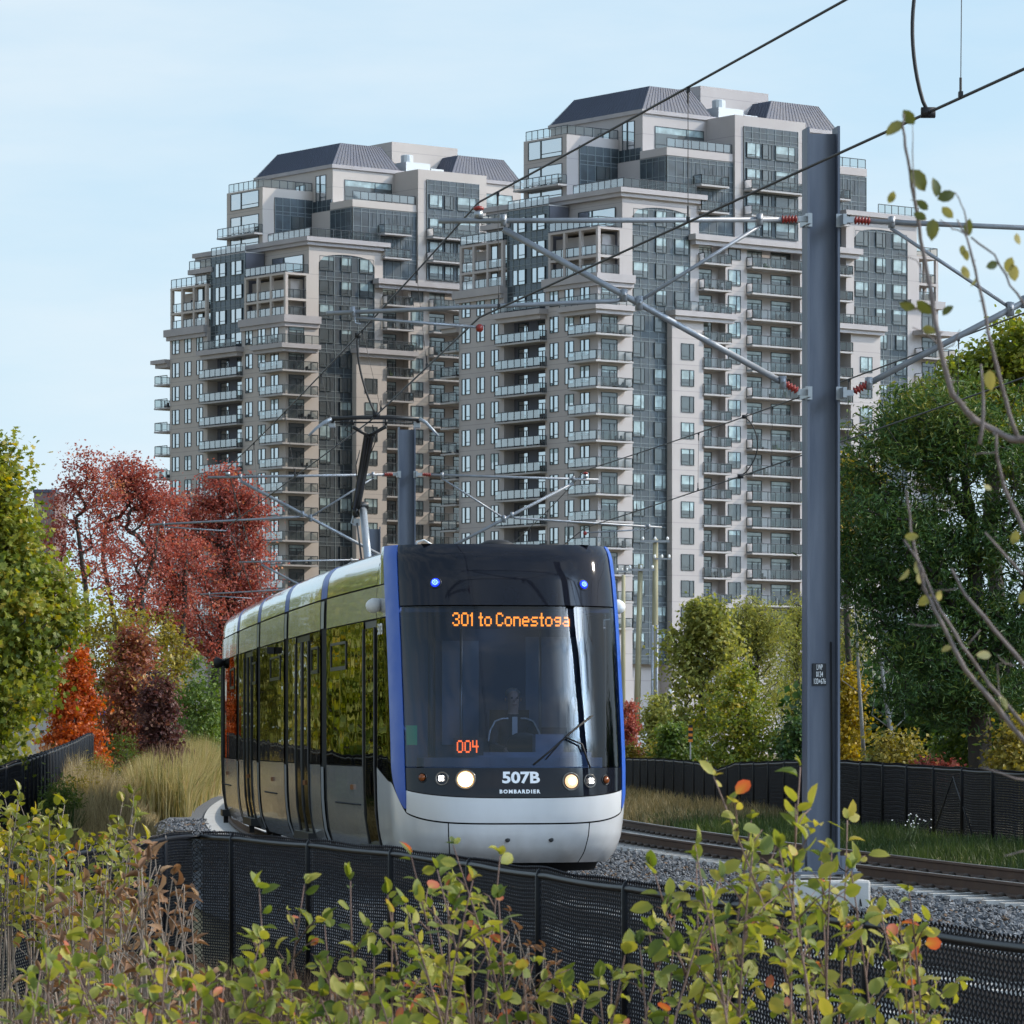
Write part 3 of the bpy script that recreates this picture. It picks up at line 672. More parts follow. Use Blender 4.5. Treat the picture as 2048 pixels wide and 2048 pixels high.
for mi,(s0,s1) in enumerate(MOD):
    for sg in (-1,1):
        cuts=sorted(DOORS.get(mi,[])); segs=[]; a=s0+.01
        for (d0,d1,nl) in cuts:
            if d0-a>.1: segs.append((a,d0-.015))
            a=d1+.015
        segs.append((a,s1-.01))
        for (a,b) in segs:
            part('lower_panel',spatch(a,b,.2,1.245,sg,0,9),m_silver,tram,True)
            win=part('window_band',spatch(a,b,1.26,2.925,sg,0,5),m_sideglass,tram,True)
            for (h0,h1) in HOP.get(mi,[]):
                if a<h0 and h1<b:
                    mb=MB(); zt,zb_=2.74,2.40
                    for (u0,u1,v0,v1) in ((h0,h1,zt-.03,zt),(h0,h1,zb_,zb_+.045),(h0,h0+.05,zb_,zt),(h1-.05,h1,zb_,zt)):
                        p=[side(u0,v0,sg,.012),side(u1,v0,sg,.012),side(u1,v1,sg,.012),side(u0,v1,sg,.012)]
                        mb.quad(*p); pi_=[side(u0,v0,sg,-.01),side(u1,v0,sg,-.01),side(u1,v1,sg,-.01),side(u0,v1,sg,-.01)]
                        for k in range(4): mb.quad(p[k],p[(k+1)%4],pi_[(k+1)%4],pi_[k])
                    part('hopper_frame',mb,m_trim,win)
        part('cornice_panel',spatch(s0+.01,s1-.01,2.94,3.30,sg,0,5),m_silver,tram,True)
        for (d0,d1,nl) in cuts:
            dr=part('door_frame',spatch(d0,d1,.26,2.92,sg,-.018,10),m_trim,tram,True)
            wd=(d1-d0)/nl
            for k in range(nl):
                lf=part('door_leaf',spatch(d0+wd*k+.05,d0+wd*(k+1)-.05,.34,2.84,sg,.004,10),m_sideglass,dr,True)
                for sx in (d0+wd*k+.05,d0+wd*(k+1)-.05):
                    mb=MB(); mb.tube([side(sx,z,sg,.01) for z in (.34,.7,1.26,2,2.84)],.014,5); part('door_edge',mb,m_trim,lf)
            mb=MB(); c=side((d0+d1)/2,.30,sg,.03); t=(side(d1,.3,sg)-side(d0,.3,sg)); t.normalize(); nrm=Vector((-t.y,t.x,0))
            mb.obox(c,t*((d1-d0)/2+.08),nrm*.075,(0,0,.055)); mb.obox(c+Vector((0,0,-.1)),t*.05,nrm*.04,(0,0,.08)); part('door_step',mb,m_trim,tram)
        # service hatch seam
        if mi in (0,2,4):
            mb=MB(); a_,b_=s0+(s1-s0)*.3,s0+(s1-s0)*.8
            mb.tube([side(x,.80,sg,.002) for x in np.linspace(a_,b_,5)],.011,4); part('hatch_seam',mb,m_under,tram)
        for k,zr in ((.45,1.0),):
            mb=MB(); mb.obox(side(s0+(s1-s0)*k,zr,sg,.006),(.02,0,0),(0,.06,0),(0,0,.03)); part('side_reflector',mb,M('amber_reflector',(.25,.09,.02),.3) if mi==0 and sg<0 else bpy.data.materials['amber_reflector'],tram)
    mb=MB(); rows=[]
    for s in np.linspace(s0+.01,s1-.01,max(3,int((s1-s0)/.7))):
        k=max(0,(s-(L_END-1.6))/1.6); g=1-.25*k*k
        rows.append([TW(s,q*g,z-max(0,z-2.6)*.3*k*k) for q,z in LOOP if z>3.31])
    mb.grid(rows); part('roof_shroud',mb,m_shroud,tram,True)
for j in JS:   # articulation rings: blue above, grey and black below
    bl=part('articulation',(lambda b:(b.grid(ring(j-.35,j+.35,-.02)),b)[1])(MB()),m_under,tram,True)
    mb=MB(); mb.grid(ring(j-.33,j+.33,.0,3.30)); part('blue_band',mb,m_blue,bl,True)
    for sg in (-1,1):
        part('upper_gasket',spatch(j-.05,j+.30,2.95,3.29,sg,.0,3),m_joint,bl,True)
        part('lower_gasket',spatch(j-.0,j+.30,.24,1.22,sg,.0,6),m_joint,bl,True)
# front lamps -------------------------------------------------------
def lampmat(name,c,e,s): return M(name,c,.2,emit=e,estr=s)
m_head=lampmat('headlight_on',(.6,.5,.4),(1,.62,.28),9.0); m_dim=lampmat('headlight_dim',(.5,.42,.33),(1,.62,.30),1.1); m_led=lampmat('white_led',(1,1,1),(1,.95,.88),4)
m_bulb=lampmat('bulb',(1,1,1),(1,.88,.66),14); m_refl=M('lamp_bowl',(.12,.115,.11),.3,metal=.6)
m_amb=M('amber_lens',(.22,.055,.01),.2); m_bled=lampmat('blue_led',(.02,.05,.9),(.10,.2,1),5); m_bled2=lampmat('blue_led_glow',(.01,.03,.7),(.015,.05,1),1.3)
m_chrome=M('chrome',(.6,.6,.62),.12,metal=1)
def front_at(px,py):
    best=None
    lo,hi=-.98,.98; z=1.5
    for _ in range(6):
        a,b=-1.0,1.0
        for _ in range(40):
            m=(a+b)/2; p=FS(m,z)
            if CX+F*p.x/p.y<px: a=m
            else: b=m
        p=FS(a,z); z=CZ+(HY-py)/F*p.y
    e1=FS(a+.01,z)-FS(a-.01,z); e2=FS(a,z+.02)-FS(a,z-.02); n=e1.cross(e2); n.normalize()
    if n.y>0: n=-n
    return FS(a,z),n,e1.normalized(),e2.normalized()
def lamp(px,py,r,kind):
    p,n,e1,e2=front_at(px,py); r=r/180.0; mb=MB()
    mb.lathe(p-n*.02,n,[(0,r*1.3),(.026,r*1.3),(.032,r*1.18),(.02,r*1.05),(.012,r*.9)],24)
    ho=part('headlight' if kind in 'hd' else ('marker_light' if kind=='a' else ('led_lamp' if kind=='x' else 'warning_light')),mb,m_refl if kind in 'hdx' else m_trim,tram,True)
    mb=MB()
    if kind=='x':
        d1=(e1+e2).normalized(); d2=(e1-e2).normalized()
        for d in (d1,d2):
            for s in (-1,1): mb.lathe(p+n*.03+d*s*r*.36,n,[(0,r*.27),(.006,r*.25),(.01,r*.1)],12)
        part('led_cluster',mb,m_led,ho,True)
    elif kind=='b':
        mb.lathe(p+n*.014,n,[(0,r*.98),(.01,r*.9),(.014,r*.4)],20); part('lens',mb,m_bled2,ho,True)
        mb=MB(); mb.lathe(p+n*.03,n,[(0,r*.2),(.006,r*.12)],10)
        for k in range(8):
            g=k*math.pi/4; d=e1*math.cos(g)+e2*math.sin(g); mb.lathe(p+n*.028+d*r*.5,n,[(0,r*.19),(.006,r*.1)],8)
        part('led_cluster',mb,m_bled,ho,True)
    else:
        mb.lathe(p+n*.012,n,[(0,r*.95),(.012,r*.85),(.022,r*.5),(.026,r*.1)],20)
        part('lens',mb,{'h':m_head,'d':m_dim,'a':m_amb}[kind],ho,True)
        if kind in 'hd':
            mb=MB(); mb.lathe(p+n*.034,n,[(0,r*.5),(.006,r*.42),(.01,r*.15)],14); part('bulb',mb,m_bulb,ho,True)
lamp(845,1555,8,'a'); lamp(884,1557,11,'x'); lamp(931,1559,16,'h'); lamp(1142,1563,14.5,'d'); lamp(1180,1562,11,'x'); lamp(1211,1560,8,'a')
lamp(871,1166,9.5,'b'); lamp(1166,1170,9,'b')
# lettering that follows the nose
m_letter=M('light_grey_letters',(.80,.82,.86),.5)
def nose_text(txt,px,py,wpx,hpx,bold,spacing=1.0,mat=m_letter):
    me=text_mesh(txt,1.0,0,bold,spacing); xs=[v.co.x for v in me.vertices]; ys=[v.co.y for v in me.vertices]
    x0,x1,y0,y1=min(xs),max(xs),min(ys),max(ys); p,n,e1,e2=front_at(px,py); W=wpx/181.0; H=hpx/181.0
    d=Vector((1,dxc(NOSE),0)).normalized(); Yc=p.y
    rr=TW(.3,1,1)-TW(.3,0,1); q0=(p-TW(.3,0,p.z)).dot(rr)
    # refine q0 so the middle of the word lands on the surface point
    for v in me.vertices:
        u=(v.co.x-(x0+x1)/2)/(x1-x0)*W; h=(v.co.y-(y0+y1)/2)/(y1-y0)*H
        v.co=qsurf(q0+u,p.z+h,.006)
    me.materials.append(mat); return obj('lettering',me,tram)
nose_text('507B',1042,1555,76,24,.035)
nose_text('BOMBARDIER',1040,1583,82,8,.05,1.35)
me=text_mesh('507B',.17,0,.004); me.materials.append(m_letter)
for v in me.vertices:
    x,y=v.co.x,v.co.y; v.co=side(1.62-x*1.1,2.80+y,-1,.012)
obj('lettering',me,tram)
# LED signs
GL={'3':['.###.','#...#','....#','..##.','....#','#...#','.###.'],'0':['.###.','#...#','#...#','#...#','#...#','#...#','.###.'],'1':['.#.','##.','.#.','.#.','.#.','.#.','.#.'],
'4':['#..#.','#..#.','#..#.','#####','...#.','...#.','...#.'],'t':['.#.','.#.','###','.#.','.#.','.#.','.##'],'o':['.....','.....','.###.','#...#','#...#','#...#','.###.'],'C':['.###.','#...#','#....','#....','#....','#...#','.###.'],
'n':['.....','.....','####.','#...#','#...#','#...#','#...#'],'e':['.....','.....','.###.','#...#','#####','#....','.###.'],'s':['.....','.....','.####','#....','.###.','....#','####.'],
'g':['.....','.....','.####','#...#','.####','....#','.###.'],'a':['.....','.....','.###.','....#','.####','#...#','.####'],' ':['.']*7}
def led(txt,px,py,wpx,hpx,s,mat,bpx,bpy_):
    rows=7; cols=[]; 
    for ch in txt:
        g=GL[ch]
        for c in range(len(g[0])): cols.append([g[r][c] for r in range(7)])
        cols.append(['.']*7)
    cols=cols[:-1]; Yc=Yof(s); cen=at(px,py,Yc); d=dxc(Yc); r=Vector((1,-(-d),0)); r=Vector((1,-d,0)).normalized()
    W=wpx/F*Yc; H=hpx/F*Yc; dx=W/len(cols); dz=H/7; mb=MB(); nrm=Vector((-r.y,r.x,0)); nrm=-nrm if nrm.y>0 else nrm
    for i,c in enumerate(cols):
        for j in range(7):
            if c[j]=='#':
                for k in (0,1):
                    o=cen+r*((i+.27+.5*k)*dx-W/2)+Vector((0,0,H/2-(j+.5)*dz))+nrm*.012
                    mb.quad(o-r*dx*.265-Vector((0,0,dz*.47)),o+r*dx*.265-Vector((0,0,dz*.47)),o+r*dx*.265+Vector((0,0,dz*.47)),o-r*dx*.265+Vector((0,0,dz*.47)))
    b=MB(); b.obox(cen+r*((bpx[0])/F*Yc),r*(W/2+bpx[1]/F*Yc),nrm*.006,Vector((0,0,H/2+bpy_/F*Yc))); bo=part('sign_board',b,M('sign_board_face',(.03,.034,.05),.5),tram)
    part('led_lettering',mb,mat,bo)
led('301 to Conestoga',1022,1239,238,27,.68,M('led_orange',(1,.3,.02),.5,emit=(1,.27,.02),estr=3.4),(3,8),5)
led('004',935,1493,44,25,.42,M('led_red',(1,.15,.02),.5,emit=(1,.13,.02),estr=3.0),(2,8),5)
# cab interior
m_int=M('cab_wall',(.085,.13,.24),.7,var=.2,scale=2); m_dash=M('dashboard',(.16,.21,.31),.6,var=.15); m_seat=M('seat_cloth',(.02,.022,.03),.9)
def tbox(mb,s0,s1,q0,q1,z0,z1):
    n=len(mb.v)
    for (s,q,z) in ((s0,q0,z0),(s0,q1,z0),(s1,q1,z0),(s1,q0,z0),(s0,q0,z1),(s0,q1,z1),(s1,q1,z1),(s1,q0,z1)): mb.v.append(tuple(TW(s,q,z)))
    for f in ((0,3,2,1),(4,5,6,7),(0,1,5,4),(1,2,6,5),(2,3,7,6),(3,0,4,7)): mb.f.append(tuple(n+i for i in f)); mb.m.append(mb.cur)
mb=MB(); tbox(mb,2.6,2.65,-1.22,-.62,.6,3.0); tbox(mb,2.6,2.65,-.55,1.22,.6,3.0); tbox(mb,.75,2.6,-1.2,1.2,.55,.6); tbox(mb,.85,2.6,-1.15,1.15,2.98,3.02); ci=part('cab_interior',mb,m_int,tram)
m_pan2=M('cab_rear_glazing',(.22,.33,.52),.3,var=.25,scale=1.5)
mb=MB(); tbox(mb,2.57,2.595,-.48,-.05,1.5,2.7); tbox(mb,2.57,2.595,.5,1.1,1.7,2.75); part('rear_glazing',mb,m_pan2,ci)
for q in (-.3,.62,.95):
    mb=MB(); mb.tube([TW(2.3,q,.7),TW(2.3,q,2.95)],.018,6); part('grab_post',mb,m_zinc,ci,True)
mb=MB(); mb.lathe(TW(1.15,.22,1.48),(0,1,.9),[(0,.03),(.02,.19),(.035,.19),(.05,.17)],18); part('steering_console',mb,m_trim,ci,True)
mb=MB(); tbox(mb,.50,1.05,-1.0,1.0,.6,1.36); tbox(mb,.62,1.0,-.5,.9,1.36,1.42); tbox(mb,.8,1.0,.3,.62,1.42,1.62); part('dashboard',mb,m_dash,ci)
mb=MB(); tbox(mb,2.0,2.12,.0,.44,1.25,1.9);  tbox(mb,1.55,2.1,-.02,.46,1.1,1.24); part('driver_seat',mb,m_seat,ci)
mb=MB(); mb.tube([TW(.95,-.86,.7),TW(1.05,-.84,3.0)],.035,8); part('grab_post',mb,m_trim,ci,True)
mb=MB(); tbox(mb,1.5,1.53,-1.06,-.93,1.5,1.72); part('exit_notice',mb,M('green_notice',(.02,.25,.12),.5,emit=(.02,.3,.14),estr=.25),ci)
mb=MB(); mb.obox(TW(2.3,.1,2.86),(.12,0,0),(0,.1,0),(0,0,.02)); part('ceiling_light',mb,M('ceiling_lamp',(.9,.9,.9),.5,emit=(1,.97,.9),estr=2.0),ci)
# driver -----------------------------------------------------------
def skin(name,nodes,edges,mats,sub=2):
    me=bpy.data.meshes.new(name); me.from_pydata([n[0] for n in nodes],edges,[]); o=bpy.data.objects.new(name,me); COL.objects.link(o)
    sk=o.modifiers.new('s','SKIN'); sk.use_smooth_shade=True
    for v,n in zip(me.skin_vertices[0].data,nodes): v.radius=n[1]
    me.skin_vertices[0].data[0].use_root=True
    sb=o.modifiers.new('u','SUBSURF'); sb.levels=sub; sb.render_levels=sub
    dg=bpy.context.evaluated_depsgraph_get(); m2=bpy.data.meshes.new_from_object(o.evaluated_get(dg)); bpy.data.objects.remove(o)
    for m in mats: m2.materials.append(m)
    m2.polygons.foreach_set('use_smooth',[True]*len(m2.polygons)); return m2
def build_driver():
    loc=TW(1.82,.22,0); rz=-math.atan(dxc(49))
    t=thing('person','seated driver in a dark jacket with pale shoulder piping, behind the windscreen','person',tuple(loc),-math.atan(dxc(49)))
    z0=1.3    # local -y is forward (towards the windscreen)
    nd=[((0,0,z0),(.15,.12)),((0,.0,z0+.2),(.15,.11)),((0,.0,z0+.40),(.165,.11)),((0,0,z0+.5),(.09,.08)),((0,-.01,z0+.57),(.055,.055)),((0,-.03,z0+.66),(.07,.085)),((0,-.025,z0+.75),(.077,.095)),((0,-.01,z0+.82),(.055,.07))]
    ed=[(i,i+1) for i in range(7)]
    for sg in (-1,1):
        b=len(nd); nd+=[((sg*.2,0,z0+.44),(.065,.065)),((sg*.25,-.08,z0+.2),(.048,.048)),((sg*.16,-.36,z0+.14),(.034,.034)),((sg*.14,-.45,z0+.14),(.03,.022))]
        ed+=[(2,b),(b,b+1),(b+1,b+2),(b+2,b+3)]
        c=len(nd); nd+=[((sg*.11,-.05,z0-.03),(.085,.085)),((sg*.14,-.45,z0-.02),(.06,.06)),((sg*.14,-.5,z0-.45),(.045,.045)),((sg*.14,-.62,z0-.52),(.04,.035))]
        ed+=[(0,c),(c,c+1),(c+1,c+2),(c+2,c+3)]
    mj=M('navy_jacket',(.012,.015,.028),.8); ms=M('skin_tone',(.55,.36,.28),.55); mt_=M('dark_trousers',(.015,.015,.02),.8)
    me=skin('body',nd,ed,[mj,ms,mt_])
    for p in me.polygons:
        c=p.center
        p.material_index=1 if (c.z>z0+.55 or (c.y<-.40 and c.z>z0+.05)) else (2 if c.z<z0+.04 else 0)
    o=obj('body',me,t,True)
    # face, hair, piping, fingers
    mb=MB(); mb.lathe((0,-.115,z0+.70),(0,-1,-.3),[(0,.016),(.018,.012),(.028,.006)],8); part('nose',mb,ms,t,True,True)
    mb=MB()
    for sg in (-1,1): mb.lathe((sg*.032,-.117,z0+.735),(0,-1,0),[(0,.012),(.006,.009)],8)
    part('eye',mb,m_black,t,True,True)
    mb=MB(); mb.obox((0,-.118,z0+.655),(.024,0,0),(0,.005,0),(0,0,.006)); part('mouth',mb,M('lip',(.3,.12,.1),.6),t,False,True)
    mb=MB(); mb.lathe((0,.022,z0+.762),(0,.12,1),[(0,.088),(.03,.09),(.06,.075),(.082,.045),(.09,.01)],16); part('hair',mb,M('grey_hair',(.30,.28,.26),.9),t,True,True)
    for sg in (-1,1):
        mb=MB(); mb.lathe((sg*.082,-.01,z0+.715),(sg,0,0),[(0,.022),(.012,.02),(.016,.01)],8); part('ear',mb,ms,t,True,True)
        mb=MB(); mb.tube([(sg*.07,-.10,z0+.5),(sg*.14,-.10,z0+.50),(sg*.22,-.085,z0+.47),(sg*.28,-.09,z0+.36),(sg*.31,-.14,z0+.24)],.011,6); part('jacket_piping',mb,m_white,t,True,True)
        for k in range(4):
            mb=MB(); x=sg*(.12+.018*k); mb.tube([(x,-.45,z0+.15),(x,-.5,z0+.155),(x,-.525,z0+.135),(x,-.52,z0+.115)],[.009,.0085,.008,.006],6); part('finger',mb,ms,t,True,True)
        mb=MB(); mb.tube([(sg*.105,-.43,z0+.14),(sg*.085,-.47,z0+.135),(sg*.085,-.5,z0+.12)],[.011,.01,.007],6); part('thumb',mb,ms,t,True,True)
    mb=MB(); mb.obox((0,-.125,z0+.36),(.03,0,0),(0,.006,0),(0,0,.16)); part('shirt_front',mb,m_white,t,False,True)
build_driver()
# wiper
def onw(px,py,off=.03):
    p,n,_,_=front_at(px,py); return p+n*off
mb=MB(); mb.tube([onw(1178,1538),onw(1160,1490,.05),onw(1128,1476,.04)],.011,6); wp=part('wiper',mb,m_black,tram,True)
mb=MB(); mb.tube([onw(1066,1530,.02),onw(1100,1502,.02),onw(1140,1466,.02),onw(1183,1432,.02)],.012,5); mb.tube([onw(1090,1520,.03),onw(1128,1476,.035),onw(1170,1440,.03)],.008,5); part('wiper_blade',mb,m_black,wp,True)
# side cameras
for sg,(px,py) in ((-1,(754,1211)),(1,(1247,1223))):
    c=FS(sg*1.25,3.08)+Vector((sg*.06,-.02,0)); mb=MB(); mb.lathe(c+Vector((0,.1,0)),(sg*.3,-1,-.1),[(-.12,.03),(-.06,.075),(.06,.085),(.13,.075),(.17,.035)],14); part('camera_pod',mb,m_white,tram,True)
mb=MB(); c=side(L_END-1.5,2.9,-1,.05); mb.lathe(c,(-1,0,0),[(-.1,.05),(.03,.10),(.08,.09),(.1,.02)],12); part('camera_pod',mb,m_black,tram,True)
mb=MB(); c=side(s_of_px(547),2.83,-1,.03); mb.obox(c,(.05,0,0),(0,.22,0),(0,0,.045)); part('door_camera',mb,m_black,tram)
# roof gear and pantograph
mb=MB(); mb.lathe(TW(1.9,.05,3.74),(0,0,1),[(0,.22),(.05,.2),(.09,.12),(.1,.02)],16); part('roof_antenna',mb,m_black,tram,True)
mb=MB(); c=TW(1.5,-.85,3.72); mb.tube([c+Vector((-.1,0,0)),c+Vector((-.08,0,.07)),c+Vector((0,0,.09)),c+Vector((.1,0,.03))],.012,6); part('roof_cable',mb,m_white,tram,True)
pan=part('pantograph_base',(lambda b:(b.obox(TW(sof(61.8),0,3.80),(.5,0,0),(0,.6,0),(0,0,.05)),b)[1])(MB()),m_trim,tram)
def pp(px,py,Y): return at(px,py,Y)
mg=M('panto_grey',(.30,.33,.36),.45,metal=.4); mk=M('panto_black',(.012,.011,.011),.45)
kn=pp(726,1018,62.6)
mb=MB(); mb.tube([pp(736,1120,61.2),kn],.055,10); part('lower_arm',mb,mg,pan,True)
mb=MB(); mb.tube([pp(723,1120,61.2),pp(714,1045,62.6)],.014,6); part('coupling_rod',mb,m_trim,pan,True)
mb=MB(); mb.tube([kn+Vector((-.17,0,.05)),kn+Vector((.08,0,.05))],.06,10); mb.tube([kn+Vector((-.12,0,.05)),kn+Vector((-.09,0,-.12))],.05,8); part('knee_joint',mb,mk,pan,True)
mb=MB(); mb.obox(kn+Vector((-.09,0,-.19)),(.045,0,0),(0,.04,0),(0,0,.05)); mb.tube([kn+Vector((-.14,0,-.1)),kn+Vector((-.17,0,-.2)),kn+Vector((-.12,0,-.24))],.012,5); part('rod_bracket',mb,m_zinc,pan)
hd=pp(738,872,60.7)
mb=MB(); 
for dx_ in (-.045,.045): mb.tube([pp(713,1014,62.5)+Vector((dx_*.6,0,0)),hd+Vector((dx_,0,0))],[.035,.03],8)
mb.tube([hd,pp(706,854,60.6)],.026,8); mb.tube([hd,pp(772,853,60.6)],.026,8); mb.tube([pp(713,1014,62.5),hd],.02,6); part('upper_arm',mb,mk,pan,True)
mb=MB(); 
for dy in (-.16,.16):
    z_=pp(0,836,60.6).z; y_=60.6+dy; xs=[(664,838),(720,835),(780,835),(838,838)]
    mb.tube([pp(px,py,y_) for px,py in xs],.03,8)
mb.tube([pp(706,850,60.6),pp(706,838,60.6)],.02,6); mb.tube([pp(772,850,60.6),pp(772,838,60.6)],.02,6); mb.tube([pp(665,842,60.44),pp(665,842,60.76)],.03,6); mb.tube([pp(836,842,60.44),pp(836,842,60.76)],.03,6)
mb.tube([pp(668,845,60.6),pp(836,845,60.6)],.012,6)
hp_=part('collector_head',mb,mk,pan,True)
for sx in (-1,1):
    for dy in (-.16,.16):
        pts=[(838,838),(852,845),(864,858),(877,872)] if sx>0 else [(664,838),(648,845),(632,857),(617,872)]
        mb=MB(); mb.tube([pp(px,py,60.6+dy) for px,py in pts],[.03,.025,.02,.016],7); part('horn',mb,mg,hp_,True)
    for (px,py) in (((664,848),) if sx<0 else ((834,850),)):
        mb=MB(); mb.obox(pp(px,py,60.6),(.045,0,0),(0,.12,0),(0,0,.04)); part('spring_box',mb,m_zinc,hp_)
for (a,b,c) in (((702,836),(690,860),(705,866)),((745,850),(752,880),(742,905)),((720,900),(712,930),(714,960))):
    mb=MB(); mb.tube([pp(*a,60.7),pp(*b,60.7),pp(*c,60.8)],.008,5); part('shunt_cable',mb,mk,pan,True)
# ------------------------------------------------------------------ apartment towers
def wallmat(name,c1,c2):
    m,nt,b,out=nodes_of(name); b.inputs['Roughness'].default_value=.9
    tc=N(nt,'ShaderNodeTexCoord'); n=N(nt,'ShaderNodeTexNoise'); n.inputs['Scale'].default_value=.22; n.inputs['Detail'].default_value=8
    nt.links.new(tc.outputs['Object'],n.inputs['Vector'])
    rp=N(nt,'ShaderNodeValToRGB'); rp.color_ramp.elements[0].position=.3; rp.color_ramp.elements[1].position=.7
    rp.color_ramp.elements[0].color=(*c1,1); rp.color_ramp.elements[1].color=(*c2,1); nt.links.new(n.outputs['Fac'],rp.inputs[0])
    sx=N(nt,'ShaderNodeSeparateXYZ'); nt.links.new(tc.outputs['Object'],sx.inputs[0])
    def line(sock,per,off,wd):
        a=N(nt,'ShaderNodeMath',operation='SUBTRACT'); a.inputs[1].default_value=off; nt.links.new(sock,a.inputs[0])
        d=N(nt,'ShaderNodeMath',operation='DIVIDE'); d.inputs[1].default_value=per; nt.links.new(a.outputs[0],d.inputs[0])
        f=N(nt,'ShaderNodeMath',operation='FRACT'); nt.links.new(d.outputs[0],f.inputs[0])
        l=N(nt,'ShaderNodeMath',operation='LESS_THAN'); l.inputs[1].default_value=wd; nt.links.new(f.outputs[0],l.inputs[0]); return l.outputs[0]
    l1=line(sx.outputs['Z'],2.967,2.3,.022)
    mx=N(nt,'ShaderNodeMixRGB'); mx.blend_type='MULTIPLY'; mx.inputs[2].default_value=(.72,.72,.74,1)
    nt.links.new(l1,mx.inputs[0]); nt.links.new(rp.outputs[0],mx.inputs[1]); nt.links.new(mx.outputs[0],b.inputs['Base Color']); return m
m_wall=wallmat('tower_stucco',(.385,.35,.345),(.435,.40,.39))
m_trimw=M('tower_cornice',(.37,.345,.35),.85,var=.08,scale=.5)
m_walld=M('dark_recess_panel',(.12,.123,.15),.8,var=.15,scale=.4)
m_spand=panemat('spandrel_glass',(.030,.043,.054),.0,.10,0,(.7,.8,.9))
m_frame=M('window_frame',(.03,.042,.048),.5)
m_mull=M('mullion_grey',(.16,.19,.20),.5)
m_gl_L=panemat('glass_left',(.03,.045,.055),.56,.01,.10,wscale=.5)
m_gl_R=panemat('glass_right',(.02,.032,.036),.10,.01,.03)
m_gl_B=panemat('glass_blind',(.27,.36,.37),.10,.02)
m_rgL=glassmat('rail_glass_left',(.55,.66,.70),.30,.05); m_rgR=glassmat('rail_glass_right',(.72,.78,.78),.05,.05)
m_railb=M('balcony_rail',(.045,.055,.065),.5); m_slab=M('balcony_slab',(.37,.355,.355),.85,var=.08,scale=.5)
m_roof=M('standing_seam_roof',(.055,.066,.100),.6,metal=.0,var=.1,scale=.6)
FH=2.967
def Z(i): return 2.2+FH*i
WMESH={}
def win_mesh(w_,h_,cols,var,face):
    k=(round(w_,2),round(h_,2),cols,var,face)
    if k in WMESH: return WMESH[k]
    mb=MB(); bl={0:0,1:.3,2:.55,3:.85}[var]
    # pane(s)
    zb=h_*(1-bl)
    if bl>0: mb.cur=1; mb.quad((.0,-.025,zb),(w_,-.025,zb),(w_,-.025,h_),(0,-.025,h_))
    mb.cur=0; mb.quad((0,-.025,0),(w_,-.025,0),(w_,-.025,zb),(0,-.025,zb))
    mb.cur=2; t=.07
    mb.box(0,t,-.08,0,0,h_); mb.box(w_-t,w_,-.08,0,0,h_); mb.box(t,w_-t,-.08,0,0,t); mb.box(t,w_-t,-.08,0,h_-t,h_)
    if cols=='L':   # two tall lights, small transom at the foot of one
        mb.box(w_*.36,w_*.36+.22,-.075,-.005,t,h_-t); mb.box(w_*.36+.22,w_-t,-.075,-.005,h_*.22,h_*.22+.07)
    elif cols=='R':
        mb.box(w_*.64,w_*.64+.08,-.075,-.005,t,h_-t); mb.box(t,w_*.64,-.075,-.005,h_*.2,h_*.2+.07)
    elif cols=='D': # sliding door with transom
        mb.box(w_*.5,w_*.5+.09,-.075,-.005,t,h_*.78); mb.box(t,w_-t,-.075,-.005,h_*.78,h_*.78+.08); mb.box(w_*.8,w_*.8+.07,-.075,-.005,t,h_*.78)
    me=mb.mesh('window',[m_gl_L if face=='L' else m_gl_R,m_gl_B,m_frame]); WMESH[k]=me; return me
